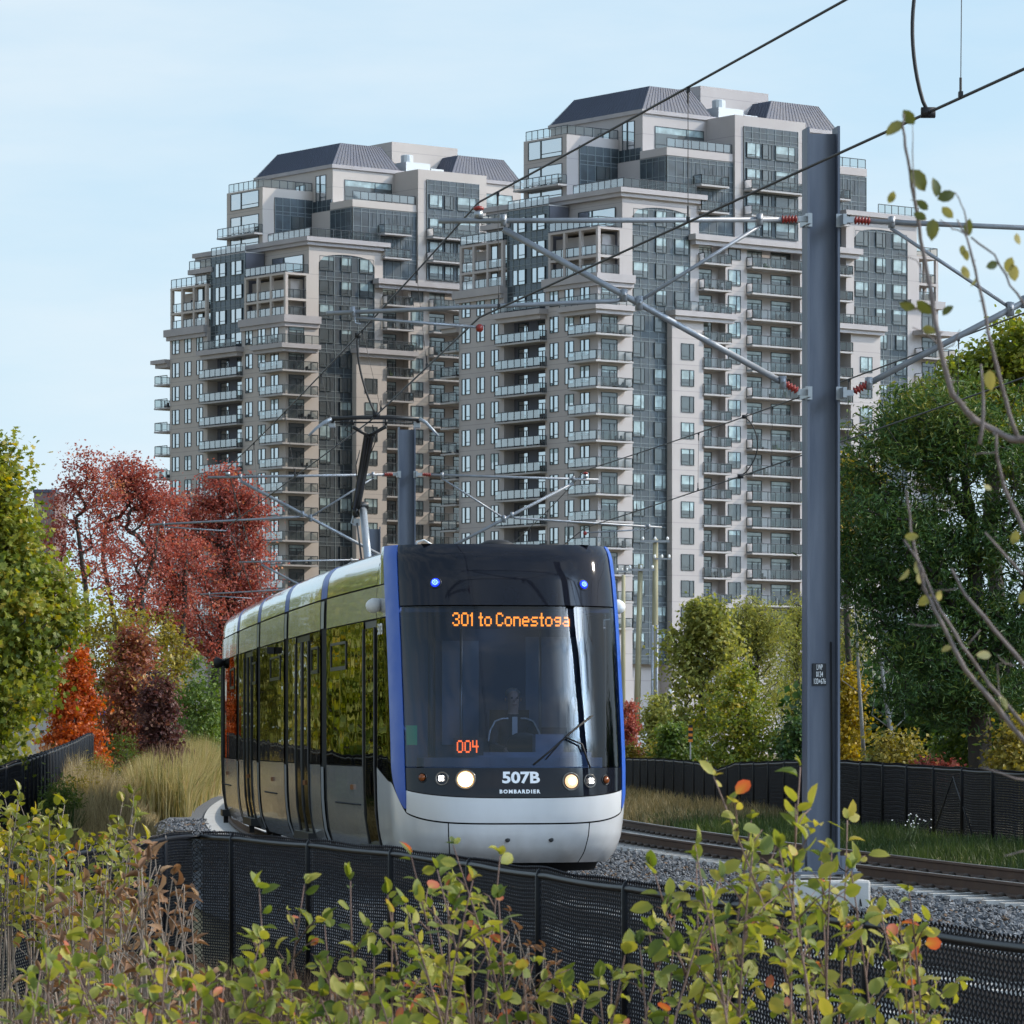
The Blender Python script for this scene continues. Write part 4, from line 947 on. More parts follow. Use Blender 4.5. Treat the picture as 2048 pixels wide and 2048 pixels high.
def build_tower():
    rt=thing('apartment_tower','nearer beige apartment tower on the right, with stepped top and slate mansard roof','apartment tower',(at(1196,1481,480).x,480,0),R(38),'twin stepped apartment towers')
    rng=random.Random(5); wins=[]; doors=[]; 
    def wb(nm,boxes,mat):
        mb=MB()
        for b in boxes: mb.box(*b)
        return part(nm,mb,mat,rt,local=True)
    mir=lambda a,b:(52-b,52-a)
    V1=25.5
    # ---- walls
    wb('wall',[(1.6,50.4,1.2,24.4,0,58.1)],m_wall)
    wb('wall',[(0,1.6,0,9.42,0,53.3),(1.6,4.97,0,1.2,0,53.31)],m_wall)
    wb('wall',[(0,1.6,17.0,V1,0,53.3),(1.6,12,24.4,V1-.01,0,53.25)],m_wall)
    wb('recess_panel',[(1.5,1.6,9.42,17.0,0,52)],m_walld)
    wb('wall',[(47.03,52,0,1.2,0,53.31),(50.4,51.99,1.2,8,0,53.3)],m_wall)
    for a,b in ((10.09,14.74),(37.26,41.91)):
        wb('projecting_bay',[(a,b,-.8,1.2,0,Z(16)-.3)],m_wall)
    for a,b in ((18.7,21.94),(30.06,33.3)): wb('wall',[(a,b,0,1.2,0,58.3)],m_wall)
    for a,b in ((13.48,14.74),(37.26,38.52)): wb('wall',[(a,b,.02,1.2,Z(16)-.3,62.7)],m_wall)
    # arch blocks
    for s in (0,1):
        f=(lambda a,b:(a,b)) if s==0 else mir
        a,b=f(3.5,14.5); wb('arch_block',[(a+.1,b-.1,.3,24,53,62.7)],m_wall)
        c,d=f(3.5,4.97); wb('wall',[(c,d,0,.3,53.3,62.72)],m_wall)
        c,d=f(4.97,13.48); 
        mb=MB(); n=12; zt=62.7; z0=60.2; zc=61.4
        for i in range(n):
            x0=c+(d-c)*i/n; x1=c+(d-c)*(i+1)/n; g=lambda x:z0+(zc-z0)*math.sqrt(max(0,1-(2*(x-c)/(d-c)-1)**2))**.8
            for (y) in (0.0,):
                mb.quad((x0,y,g(x0)),(x1,y,g(x1)),(x1,y,zt),(x0,y,zt)); mb.quad((x0,y,g(x0)),(x0,.3,g(x0)),(x1,.3,g(x1)),(x1,y,g(x1)))
        part('arch',mb,m_wall,rt,local=True)
        e,g_=f(3.2,14.9)
        wb('cornice',[(e-.5,g_+.5,-.75,24.5 if s==0 else 12,62.7,63.25),(e-.25,g_+.25,-.45,24.2 if s==0 else 12,62.25,62.69)],m_trimw)
    wb('recess_panel',[(3.46,3.58,.35,8.95,53.5,58.4)],m_walld); wb('recess_panel',[(3.46,3.58,17.2,21.2,53.5,58.4)],m_walld)
    # left end block
    wb('wall',[(1.0,12,17.05,21.3,53,60.2)],m_wall); wb('cornice',[(.3,12,16.6,21.9,60.2,60.8)],m_trimw)
    # ring cornices on the main block
    wb('cornice',[(-.6,4.96,-.6,0,52.6,53.5),(-.6,0,0,9.41,52.6,53.5),(-.35,4.9,-.35,0,52.1,52.59),(-.35,0,0,9.3,52.1,52.59)],m_trimw)
    wb('cornice',[(-.6,0,17.0,V1+.6,52.6,53.5),(-.35,0,17.1,V1+.35,52.1,52.59)],m_trimw)
    wb('cornice',[(47.04,52.6,-.6,0,52.6,53.5),(52,52.6,0,8,52.6,53.5)],m_trimw)
    wb('cornice',[(13.2,38.8,-1.25,0,58.1,58.75),(13.5,38.5,-.9,0,57.6,58.09)],m_trimw)
    wb('terrace_cornice',[(-1.75,4.1,-1.75,0,49.35,49.9),(-1.75,0,0,5.2,49.35,49.9),(-1.4,3.9,-1.4,0,48.9,49.34),(-1.4,0,0,5.0,48.9,49.34)],m_trimw)
    wb('terrace_cornice',[(-1.3,0,8.9,17.6,49.6,50.2),(-.9,0,9.2,17.3,49.1,49.59)],m_trimw)
    wb('terrace_cornice',[(-.8,4,V1,V1+3.3,49.3,49.8),(-.4,3.6,V1,V1+2.8,48.8,49.29)],m_trimw)
    for s in (0,1):
        a,b=(9.8,19.0) if s==0 else mir(9.8,19.0)
        wb('terrace_cornice',[(a,b,-1.75,-.8,49.3,49.9),(a+.2,b-.2,-1.45,-.8,48.85,49.29),(a,b,-.8,0,49.36,49.88)],m_trimw)
    wb('terrace_cornice',[(47.9,53.75,-1.75,0,49.35,49.9),(52,53.75,0,5.2,49.35,49.9)],m_trimw)
    # upper blocks
    wb('upper_block',[(10.8,41.2,1.0,22,58,67.6)],m_wall)
    wb('parapet',[(10.7,20.6,.85,1.15,67.6,68.5),(10.7,10.95,1.15,5.6,67.6,68.5)],m_wall); wb('parapet',[(31.4,41.3,.85,1.15,67.6,68.5),(41.05,41.3,1.15,5.6,67.6,68.5)],m_wall)
    wb('centre_bay',[(20.6,31.4,.55,9,58.3,73.0)],m_wall)
    wb('penthouse',[(11.1,40.9,5.6,22.4,62,73.3)],m_wall)
    wb('side_block',[(3.4,11.05,9.8,17.7,62,70.3)],m_wall)
    wb('lift_house',[(23.5,34,10,16,73,77.7)],m_wall)
    for (a,b) in ((11.0,21.5),(29.5,41.0)):
        mb=MB(); z0,z1=73.3,76.3; i=2.1; c,d=5.5,22.5
        B=[(a,c,z0),(b,c,z0),(b,d,z0),(a,d,z0)]; T=[(a+i,c+i*.6,z1),(b-i,c+i*.6,z1),(b-i,d-i,z1),(a+i,d-i,z1)]
        for k in range(4): mb.quad(B[k],B[(k+1)%4],T[(k+1)%4],T[k])
        mb.quad(*T)
        n=int((b-a)/.55)
        for k in range(n+1):
            x=a+(b-a)*k/n; xt=min(max(x,a+i),b-i) if False else a+i+(b-a-2*i)*k/n
            mb.tube([(x,c-.03,z0+.05),(xt,c+i*.6-.03,z1)],.022,4)
        n=int((d-c)/.55)
        for k in range(n+1):
            y=c+(d-c)*k/n; yt=c+i*.6+(d-i-c-i*.6)*k/n
            mb.tube([(a-.03,y,z0+.05),(a+i-.03,yt,z1)],.022,4)
        part('mansard_roof',mb,m_roof,rt,local=True)
    wb('eave',[(10.85,41.15,5.35,5.6,72.9,73.35),(10.85,11.1,5.6,22.6,72.9,73.35)],m_trimw)
    mb=MB(); mb.box(22.4,26.2,5.5,8.5,73.0,74.6); mb.lathe((23.3,6.5,74.6),(0,0,1),[(0,.8),(.9,.8),(1.0,.6)],14); mb.box(26.6,28.6,5.8,7.5,73,74.1)
    part('rooftop_unit',mb,M('hvac_grey',(.5,.52,.53),.5,metal=.4),rt,local=True)
    # ---- windows
    def W(face,a,b,z0,z1,off,style,var=None,lst=None):
        if var is None: var=rng.choice((0,0,1,2,2,3)) if face=='R' else (0 if rng.random()<.8 else rng.choice((1,2)))
        (wins if lst is None else lst).append((face,a,b,z0,z1,off,style,var))
    for i in range(4,17):
        z=Z(i)
        for a,b in ((1.45,3.09),(4.25,5.86),(7.03,8.56),(18.0,19.4),(20.6,22.1),(23.3,24.9)):
            W('L',a,b,z+.7,z+2.55,0,'L')
        for a,b in ((11.0,12.6),(14.4,16.2)):
            if i<16: W('L',a,b,z+.1,z+2.5,1.5,'D',0,doors)
        W('R',.45,2.75,z+.1,z+2.5,0,'D',rng.choice((0,0,1)),doors); W('R',49.3,51.5,z+.1,z+2.5,0,'D',0,doors)
        if i<15:
            W('R',11.4,13.3,z+.7,z+2.55,-.8,'R'); W('R',38.7,40.6,z+.7,z+2.55,-.8,'R')
    for i in range(4,19):
        z=Z(i); W('R',19.1,20.95,z+.7,z+2.55,0,'R'); W('R',31.05,32.9,z+.7,z+2.55,0,'R')
        for a in (15.0,34.4): W('R',a,a+2.6,z+.1,z+2.5,1.2,'D',rng.choice((0,1,1)),doors)
        for a in (22.2,26.6): W('R',a,a+3.0,z+.1,z+2.5,1.2,'D',rng.choice((0,1,1)),doors)
    for i in (20,21):
        z=Z(i)
        for a in (15.0,34.4): W('R',a,a+2.6,z+.1,z+2.5,.9,'D',rng.choice((0,1)),doors)
        for a in (12.0,38.2): W('R',a,a+1.8,z+.7,z+2.55,.9,'R')
        for a in (18.9,31.2): W('R',a,a+1.6,z+.4,z+2.6,.9,'R')
    W('R',12.9,20.2,69.0,71.6,5.6,'R',1); W('R',32.4,39.5,69,71.6,5.6,'R',2)
    for a,b,z0,z1 in ((7,9.2,68.6,72.2),(11.5,13.6,69.4,71.4),(15.8,17.6,69.6,71.2)): W('L',a,b,z0,z1,11.1,'L',0)
    for i in (20,21,22):
        z=Z(i) if i>20 else 62.6
        W('L',10.6,16.8,z+.5,z+2.6,3.4,'L',0)
    pass
    W('L',1.2,7.8,58.9,61.2,3.5,'L',0); W('L',1.0,4.0,54.0,56.6,3.6,'L',0); W('L',5.0,8.2,54.0,56.6,3.6,'L',0); W('L',1.0,4.0,56.8,58.3,3.6,'L',0)
    W('L',17.6,20.6,54.2,59.4,1.0,'L',0)
    # ---- curtain walls
    def curtain(face,a,b,z0,z1,off,dx,vis,pane_w=None,top_light=0):
        mb=MB(); P=(lambda x,y,z:(x,off+y,z)) if face=='R' else (lambda x,y,z:(off+y,x,z))
        def bx(x0,x1,y0,y1,z0_,z1_):
            if face=='R': mb.box(x0,x1,off+y0,off+y1,z0_,z1_)
            else: mb.box(off+y0,off+y1,x0,x1,z0_,z1_)
        mb.cur=0; bx(a,b,0,.18,z0,z1); mb.cur=1
        n=max(1,round((b-a)/dx))
        for k in range(n+1):
            x=a+(b-a)*k/n; bx(x-.035,x+.035,-.05,0,z0,z1)
        i0=math.ceil((z0-2.2)/FH)
        for i in range(i0-1,30):
            for dz in (.0,.75,2.55):
                zz_=Z(i)+dz
                if z0<zz_<z1: bx(a,b,-.045,0,zz_-.03,zz_+.03)
        part('curtain_wall',mb,[m_spand,m_mull],rt,local=True)
        for i in range(i0-1,30):
            for (x0,x1) in vis:
                lo,hi=max(z0+.1,Z(i)+.75),min(z1-.1,Z(i)+2.52)
                if hi-lo>1.0: W(face,x0,x1,lo,hi,off-.055,'L' if face=='L' else 'R',None if face=='R' else 0)
    for s in (0,1):
        f=(lambda a,b:(a,b)) if s==0 else mir
        a,b=f(4.97,10.09); curtain('R',a,b,Z(3)-1,Z(16)-.2,.12,1.28,[f(5.1,6.8),f(8.2,9.9)])
        a,b=f(4.97,13.48); curtain('R',a,b,Z(16)-.2,61.5,.121,1.21,[f(5.1,7.3),f(8.4,10.0),f(11.2,13.3)])
        a,b=f(10.8,20.6); curtain('R',a,b,58.9,67.5,.86,1.23,[])
    curtain('R',21.9,30.1,59.2,71.8,.42,1.17,[(22.2,24.3),(24.6,26.0),(26.6,29.6)])
    curtain('L',9.5,16.95,50.6,62.0,.5,1.06,[(10.0,12.4),(13.6,15.9)])
    wb('curtain_return',[(.68,3.4,9.45,17.0,50.4,62.05)],m_walld)
    curtain('L',1.1,5.5,58.9,67.5,10.68,1.1,[]); curtain('L',5.7,9.7,63.3,69,10.98,1.1,[])
    curtain('R',5.2,10.9,63.4,69.2,9.68,1.15,[(7.6,9.6)])
    # ---- place windows: the highest hundred of each sort as parts, the rest as one mass
    for lst,nm in ((wins,'window'),(doors,'balcony_door')):
        lst.sort(key=lambda q:-q[3]); rest=MB()
        for k,(face,a,b,z0,z1,off,style,var) in enumerate(lst):
            me=win_mesh(b-a,z1-z0,style,var,face)
            if k<99:
                o=obj(nm,me,rt,True); o.location=(a,off,z0) if face=='R' else (off,b,z0)
                if face=='L': o.rotation_euler=(0,0,R(-90))
            else:
                n=len(rest.v)
                for v in me.vertices:
                    x,y,zz_=v.co; rest.v.append((a+x,off+y,z0+zz_) if face=='R' else (off+y,b-x,z0+zz_))
                for p in me.polygons:
                    rest.f.append(tuple(n+q for q in p.vertices)); mi=p.material_index
                    rest.m.append((0 if face=='L' else 3) if mi==0 else mi)
        if rest.f:
            o=part(nm,rest,[m_gl_L,m_gl_B,m_frame,m_gl_R],rt,local=True); o['kind']='stuff'
    # ---- balconies
    BM={}
    def railing_mesh(segs,key):
        if key in BM: return BM[key]
        mb=MB()
        for (x0,y0,x1,y1,mt) in segs:
            d=math.hypot(x1-x0,y1-y0); n=max(1,round(d/1.15)); ux,uy=(x1-x0)/d,(y1-y0)/d
            mb.cur=0; mb.tube([(x0,y0,1.08),(x1,y1,1.08)],.045,4); mb.tube([(x0,y0,.14),(x1,y1,.14)],.022,4)
            for k in range(n+1):
                x,y=x0+(x1-x0)*k/n,y0+(y1-y0)*k/n; mb.box(x-.035,x+.035,y-.035,y+.035,0,1.08)
            mb.cur=mt; mb.quad((x0,y0,.14),(x1,y1,.14),(x1,y1,1.05),(x0,y0,1.05))
        BM[key]=mb.mesh('railing',[m_railb,m_rgL,m_rgR]); return BM[key]
    def slab_mesh(boxes,key):
        if key in BM: return BM[key]
        mb=MB()
        for b in boxes: mb.box(*b)
        BM[key]=mb.mesh('balcony',[m_slab]); return BM[key]
    m_clut=[M('balcony_furniture',(.04,.04,.045),.7),M('balcony_plants',(.05,.09,.03),.8),M('balcony_cushions',(.3,.28,.25),.8)]
    def balcony(z,boxes,segs,key,clutter=None,nm='balcony'):
        o=obj(nm,slab_mesh(boxes,key+'s'),rt,True); o.location=(0,0,z)
        r=obj('railing',railing_mesh(segs,key+'r'),o,True)
        if clutter and rng.random()<.55:
            mb=MB(); 
            for _ in range(rng.randint(2,5)):
                x=rng.uniform(clutter[0],clutter[1]); y=rng.uniform(clutter[2],clutter[3]); h_=rng.uniform(.4,.95); w_=rng.uniform(.15,.35)
                mb.cur=rng.choice((0,0,0,1,2)); mb.box(x-w_,x+w_,y-w_*.6,y+w_*.6,.0,h_*.5); mb.box(x-w_,x-w_*.5,y-w_*.6,y+w_*.6,h_*.5,h_)
            part('balcony_furniture',mb,m_clut,o,local=True)
    for i in range(4,16):
        z=Z(i)
        balcony(z,[(-1.5,3.9,-1.5,0,-.2,0),(-1.5,0,0,3.6,-.2,0)],[(-1.42,3.55,-1.42,-1.42,1),(-1.42,-1.42,3.82,-1.42,2),(3.82,-1.42,3.82,0,2),(-1.42,3.55,0,3.55,2)],'wrap',(0.2,3.4,-1.2,-.3))
        balcony(z,[(-1.0,1.5,9.1,17.6,-.2,0)],[(-.93,17.5,-.93,9.2,1),(-.93,9.2,0,9.2,2),(-.93,17.5,0,17.5,2)],'rec',(-.5,.3,10,16))
        balcony(z,[(-.5,4,V1,V1+2.9,-.2,0)],[(-.42,V1+2.8,-.42,V1,2),(3.9,V1+2.8,-.42,V1+2.8,2)],'end',(0,3,V1+.4,V1+2.4))
        balcony(z,[(48.1,53.5,-1.5,0,-.2,0),(52,53.5,0,3.6,-.2,0)],[(48.2,-1.42,53.42,-1.42,2),(53.42,-1.42,53.42,3.5,2),(48.2,-1.42,48.2,0,2)],'wrapr')
    for i in list(range(4,19))+[20,21]:
        z=Z(i)
        for s in (0,1):
            a,b=(14.6,18.75) if s==0 else mir(14.6,18.75)
            balcony(z,[(a,b,-1.1 if i<19 else -.6,1.2 if i<19 else .85,-.2,0)],[(a+.06,-1.03 if i<19 else -.53,b-.06,-1.03 if i<19 else -.53,2),(b-.06,-1.03 if i<19 else -.53,b-.06,.8,2),(a+.06,-1.03 if i<19 else -.53,a+.06,.8,2)],f'p{s}{i>18}',(a+.4,b-.4,-.6,.6) if i<19 else None)
        if i<19: balcony(z,[(21.8,30.2,-1.1,1.2,-.2,0)],[(21.88,-1.03,30.1,-1.03,2),(30.1,-1.03,30.1,.0,2),(21.88,-1.03,21.88,0,2)],'wide',(22.4,29.6,-.7,.7))
        else: balcony(z,[(21.8,30.2,-1.0,.42,-.2,0)],[(21.88,-.93,30.1,-.93,2),(30.1,-.93,30.1,.4,2),(21.88,-.93,21.88,.4,2)],'wideu')
    balcony(64.6,[(2.0,3.4,9.6,17.9,-.2,0)],[(2.08,17.8,2.08,9.7,1),(2.08,9.7,3.3,9.7,2)],'side')
    # terraces and loggias
    balcony(63.25,[(3.3,10,-.5,5,-.1,0)],[(3.4,8.6,3.4,-.35,1),(3.4,-.35,14.0,-.35,2)],'ter1',nm='terrace')
    balcony(63.25,[(42.3,48.5,-.5,5,-.1,0)],[(42,-.35,48.4,-.35,2)],'ter1r',nm='terrace')
    balcony(68.5,[(10.9,20.5,1.2,5.5,-.1,-.02)],[(10.85,1.0,20.5,1.0,1)],'ter2',nm='terrace')
    balcony(68.5,[(31.5,41.1,1.2,5.5,-.1,-.02)],[(31.5,1.0,41.2,1.0,2)],'ter2r',nm='terrace')
    balcony(70.3,[(3.5,11,9.9,17.6,-.05,.02)],[(3.6,17.5,3.6,9.95,2),(3.6,9.95,11,9.95,2)],'ter3',nm='terrace')
    balcony(62.05,[(.5,3.4,9.4,17.1,-.1,.02)],[(.6,17,.6,9.5,1)],'ter4',nm='terrace')
    balcony(60.8,[(.4,11,16.7,21.8,-.1,.02)],[(.5,21.8,.5,16.9,2)],'ter5',nm='terrace')
    balcony(49.9,[(-1.6,3.9,-1.6,0,-.1,.02)],[(-1.5,5,-1.5,-1.5,2),(-1.5,-1.5,4,-1.5,2)],'ter6',nm='terrace')
    balcony(50.2,[(-1.1,0,9,17.5,-.1,.02)],[(-1.1,17.4,-1.1,9.1,2)],'ter7',nm='terrace')
    for s in (0,1):
        a,b=(9.9,18.9) if s==0 else mir(9.9,18.9)
        balcony(49.9,[(a,b,-1.6,-.8,-.1,.02)],[(a+.1,-1.6,b-.1,-1.6,2)],f'ter8{s}',nm='terrace')
    for (u0,u1,v0,v1) in ((0,3.5,0,8.9),(0,3.5,17.2,25.4),(48.5,52,0,6)):
        mb=MB(); us=[u0+.2,u1-.2]; 
        for z in (Z(18),58.75): mb.box(u0,u1,v0,v1,z-.28,z)
        vs=[v0+.2,v0+(v1-v0)*.36,v0+(v1-v0)*.68,v1-.2]
        for v in vs:
            u=u0+.2 if u0<10 else u1-.2
            mb.box(u-.19,u+.19,v-.19,v+.19,53.3,58.74)
        mb.box((u1-.39) if u0<10 else u0,(u1) if u0<10 else u0+.38,v0+.005,v0+.38,53.3,58.74)
        lg=part('loggia',mb,m_wall,rt,local=True)
        for z in (53.5,Z(18),58.75):
            if u0<10: segs=[(u0+.1,v1-.1,u0+.1,v0+.1,1),(u0+.1,v0+.1,u1,v0+.1,2)]
            else: segs=[(u0,v0+.1,u1-.1,v0+.1,2),(u1-.1,v0+.1,u1-.1,v1,2)]
            r=obj('railing',railing_mesh(segs,f'lg{u0}{v0}'),lg,True); r.location=(0,0,z)
    return rt
tower=build_tower()
t2=copy_tree(tower); t2.location=(at(571,1481,527).x,527,0)
tag(t2,'farther beige apartment tower on the left, rising behind the red maples')
m_wall_lit=wallmat('tower_stucco_lit',(.435,.385,.355),(.49,.44,.405))  # lighter, warmer stucco copy: the left tower's brighter light put into its colour
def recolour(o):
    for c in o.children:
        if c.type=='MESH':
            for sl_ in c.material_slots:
                if sl_.material==m_wall: sl_.link='OBJECT'; sl_.material=m_wall_lit
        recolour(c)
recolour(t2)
# far slab block behind the red maple on the left, low shed and houses
def plain_block(label,px0,px1,pytop,Y,depth,mat,nf,cat='building',nw=4):
    a=at(px0,pytop,Y); b=at(px1,pytop,Y); t=thing('distant_building',label,cat,((a.x+b.x)/2,Y,0))
    mb=MB(); mb.box(a.x,b.x,Y,Y+depth,-1,a.z); part('wall',mb,mat,t)
    mb=MB(); mb.box(a.x-.2,b.x+.2,Y-.2,Y+depth+.2,a.z,a.z+.5); part('roof',mb,m_roof,t)
    for i in range(nf):
        for j in range(nw):
            x=a.x+(b.x-a.x)*(j+.3)/nw; z=2+(a.z-3)*i/max(1,nf); ww=(b.x-a.x)/nw*.45
            mb=MB(); mb.box(x,x+ww,Y-.06,Y+.02,z,z+min(1.5,(a.z-3)/max(1,nf)*.55)); part('window',mb,m_gl_R,t)
plain_block('hazy brown apartment block far off behind the red maples',68,110,985,700,18,M('brown_brick',(.16,.11,.11),.9,var=.1,scale=.3),12,nw=3)
0 and plain_block('long low grey-roofed building behind the red maple trunks',84,300,1120,330,14,M('grey_cladding',(.32,.31,.33),.85,var=.1,scale=.3),4,nw=7)
plain_block('pale grey low building behind the orange maple',-40,235,1425,190,10,M('pale_cladding',(.45,.45,.46),.8,var=.08,scale=.4),1,nw=8)
# ------------------------------------------------------------------ vegetation
def barkmat(n,c,c2): return M(n,c,.95,col2=c2,scale=7,bump=.6,bscale=22,streak=True)
bk_grey=barkmat('bark_grey',(.05,.042,.036),(.12,.105,.09)); bk_dark=barkmat('bark_dark',(.022,.018,.015),(.06,.05,.042)); bk_birch=barkmat('bark_birch',(.10,.095,.09),(.34,.33,.31))
QUAD=([(0,0,0),(.36,.45,.04),(0,1,-.06),(-.36,.45,.04)],[(0,1,2,3)])
STAR=([(0,0,0),(.16,.2,.02),(.5,.28,.05),(.24,.5,.02),(.34,.78,-.02),(.1,.72,-.02),(0,1,-.1),(-.1,.72,-.02),(-.34,.78,-.02),(-.24,.5,.02),(-.5,.28,.05),(-.16,.2,.02)],[tuple(range(12))])
NARROW=([(0,0,0),(.13,.4,.03),(0,1,-.12),(-.13,.4,.03)],[(0,1,2,3)])
def leaf_field(name,C,size,mat,rng,tmpl=QUAD,up=.5,outc=None,outw=.5,droop=0.0,tb=None,tsd=.16,parent=None):
    n=len(C); nr=rng.normal(size=(n,3)); nr[:,2]+=up
    if outc is not None: nr+=outw*unit(C-outc)*1.5
    nr=unit(nr); d=rng.normal(size=(n,3)); d[:,2]-=droop; d=d-nr*np.sum(d*nr,1,keepdims=True); d=unit(d); a=np.cross(d,nr)
    s=(size*rng.uniform(.65,1.3,n))[:,None]
    V,loops,starts,k=stamp(tmpl[0],tmpl[1],C-d*s*.5,a*s,d*s,nr*s)
    t=np.clip((tb if tb is not None else .5)+rng.normal(size=n)*tsd,0,1)
    return obj(name,npmesh(name,V,loops,starts,[mat],np.repeat(t,k)),parent)
def make_tree(name,label,base,crown,nclump,lpc,lsize,mat,bark=bk_grey,tr=.12,seed=0,spread=.35,tmpl=QUAD,up=.5,droop=0,flat=.7,cat='tree',group=None,shell=.55,trunk_to=None,tint_grad=0.0,tsd=.16,lean=0.0,stems=1):
    """crown: list of (px,pz relative ellipsoids) = (dx,dy,z,rx,ry,rz,weight)"""
    rng=np.random.default_rng(seed+11); base=np.array(base,float)
    t=thing(name,label,cat,tuple(base),0,group)
    Wt=np.array([c[6] for c in crown]); Wt=Wt/Wt.sum(); ci=rng.choice(len(crown),nclump,p=Wt)
    u=unit(rng.normal(size=(nclump,3))); r=rng.uniform(shell**3,1,nclump)**(1/3)
    cc=np.array([[c[0],c[1],c[2]] for c in crown])[ci]; rr=np.array([[c[3],c[4],c[5]] for c in crown])[ci]
    tips=cc+u*rr*r[:,None]*rng.uniform(.88,1.08,(nclump,1))
    top=tips[:,2].max(); zt=trunk_to if trunk_to else top*.8
    # skeleton: trunk nodes, then each tip joins the nearest lower node
    nodes=[]; par=[]
    nt_=8; cx=np.average([c[0] for c in crown],weights=[c[6] for c in crown]); cy=np.average([c[1] for c in crown],weights=[c[6] for c in crown])
    for sidx in range(stems):
        ang=rng.uniform(0,6.28); 
        for i in range(nt_):
            k=i/(nt_-1); w_=.04*zt*k*(stems>1)*3
            nodes.append(np.array([cx*k**1.3+rng.normal()*.03*zt*k*.5+math.cos(ang)*w_,cy*k+math.sin(ang)*w_,zt*k])); par.append(len(nodes)-2 if i else -1)
    order=np.argsort(np.hypot(tips[:,0]-cx,tips[:,1]-cy)+.25*np.abs(tips[:,2]-top*.4))
    tipn=[]
    for ti in order:
        p=tips[ti]; A=np.array(nodes); d=A-p; hd=np.hypot(d[:,0],d[:,1]); el=np.arctan2(-d[:,2],hd); dist=np.linalg.norm(d,axis=1)*(1+1.1*np.abs(el-.75))+np.maximum(0,A[:,2]-p[2])*1.5+(A[:,2]<zt*.18)*50
        j=int(np.argmin(dist)); q=A[j]; m=(p+q)/2+rng.normal(size=3)*.06*np.linalg.norm(p-q); m[2]+=-.06*np.linalg.norm(p-q)
        nodes.append(m); par.append(j); nodes.append(p.copy()); par.append(len(nodes)-2); tipn.append(len(nodes)-1)
    cnt=np.zeros(len(nodes)); 
    for i in tipn:
        j=i
        while j>=0: cnt[j]+=1; j=par[j]
    mb=MB(); rad=tr*np.sqrt(np.maximum(cnt,.5)/max(1,cnt[0])); rad=np.maximum(rad,tr*.035)
    for i,p in enumerate(nodes):
        if par[i]>=0:
            ra=rad[par[i]] if par[i]<nt_*stems and i<nt_*stems else min(rad[par[i]],rad[i]*1.3)
            mb.tube([base+nodes[par[i]],base+p],[ra,rad[i]],7 if rad[i]>tr*.3 else 4,False)
    part('trunk',mb,bark,t,True)
    C=[]; TB=[]
    for i in tipn:
        k=int(lpc*rng.uniform(.5,1.5)); p=nodes[i]; q=nodes[par[i]]
        f=.55+.45*rng.uniform(0,1,(k,1)); a=q+(p-q)*f
        sp=spread*rng.uniform(.6,1.3); c=a+rng.normal(size=(k,3))*np.array([sp,sp,sp*flat])
        if droop: c[:,2]-=np.abs(rng.normal(size=k))*droop*sp*1.2
        C.append(c); TB.append(np.full(k,.5+rng.normal()*.13+tint_grad*((p[2]/top)-.5)))
    C=np.concatenate(C); TB=np.concatenate(TB)
    leaf_field('crown',base+C,lsize,mat,rng,tmpl,up,base+np.array([cx,cy,top*.55]),.6,droop,TB,tsd,t)
    return t
L_green=leafmat('leaf_yellowgreen',[(0,(.055,.085,.014)),(.4,(.155,.195,.032)),(.75,(.28,.28,.045)),(1,(.45,.33,.05))],.42)
L_red=leafmat('leaf_red',[(0,(.13,.035,.028)),(.4,(.30,.085,.068)),(.75,(.43,.145,.105)),(1,(.50,.25,.12))],.45)
L_dred=leafmat('leaf_darkred',[(0,(.12,.045,.035)),(.5,(.28,.095,.06)),(.8,(.38,.17,.075)),(1,(.36,.27,.07))])
L_purple=leafmat('leaf_purple',[(0,(.05,.022,.022)),(.5,(.12,.05,.045)),(1,(.22,.11,.06))])
L_orange=leafmat('leaf_orange',[(0,(.26,.045,.012)),(.5,(.46,.095,.018)),(1,(.62,.19,.03))])
L_olive=leafmat('leaf_olive',[(0,(.09,.08,.018)),(.5,(.24,.20,.038)),(1,(.40,.30,.055))])
L_bush=leafmat('leaf_midgreen',[(0,(.03,.06,.012)),(.5,(.10,.155,.026)),(1,(.19,.23,.045))])
L_dark=leafmat('leaf_darkgreen',[(0,(.014,.038,.012)),(.5,(.045,.095,.022)),(.85,(.12,.17,.032)),(1,(.22,.21,.04))],.25)
L_willow=leafmat('leaf_willow',[(0,(.08,.10,.028)),(.5,(.26,.27,.065)),(1,(.42,.37,.11))],.45)
L_yellow=leafmat('leaf_yellow',[(0,(.14,.12,.012)),(.5,(.34,.25,.02)),(1,(.5,.34,.04))])
def put(px,Y,z=None):
    x=(px-CX)/F*Y; return (x,Y,float(gh(np.array(x),np.array(float(Y)))) if z is None else z)
def ht(py,Y): return CZ+(HY-py)/F*Y
def wm(px,Y): return px/F*Y
# left: tall green-yellow oak beside the fence
Y=64; b=put(-10,Y); H=ht(868,Y)-b[2]
make_tree('oak_tree','tall green-yellow oak at the left edge, its top turning yellow',b,[(wm(10,Y),0,H*.82,wm(28,Y),.4,H*.20,.8),(wm(15,Y),0,H*.72,wm(70,Y),.8,H*.16,1.2),(wm(45,Y),0,H*.59,wm(130,Y),1.1,H*.15,2.2),(wm(15,Y),0,H*.42,wm(92,Y),1.1,H*.14,1.4),(wm(-50,Y),0,H*.28,wm(70,Y),1.1,H*.14,1.0),(wm(-90,Y),0,H*.35,wm(100,Y),1,H*.25,1.0)],330,80,.105,L_green,bk_grey,.13,1,.20,STAR,.5,.3,tint_grad=.3,shell=.35)
Y=58; b=put(-60,Y); make_tree('oak_sapling','low leafy oak sprout in front of the far left fence',b,[(wm(70,Y),0,.6,wm(90,Y),.5,.28,1)],34,40,.11,L_green,bk_grey,.03,2,.12,STAR)
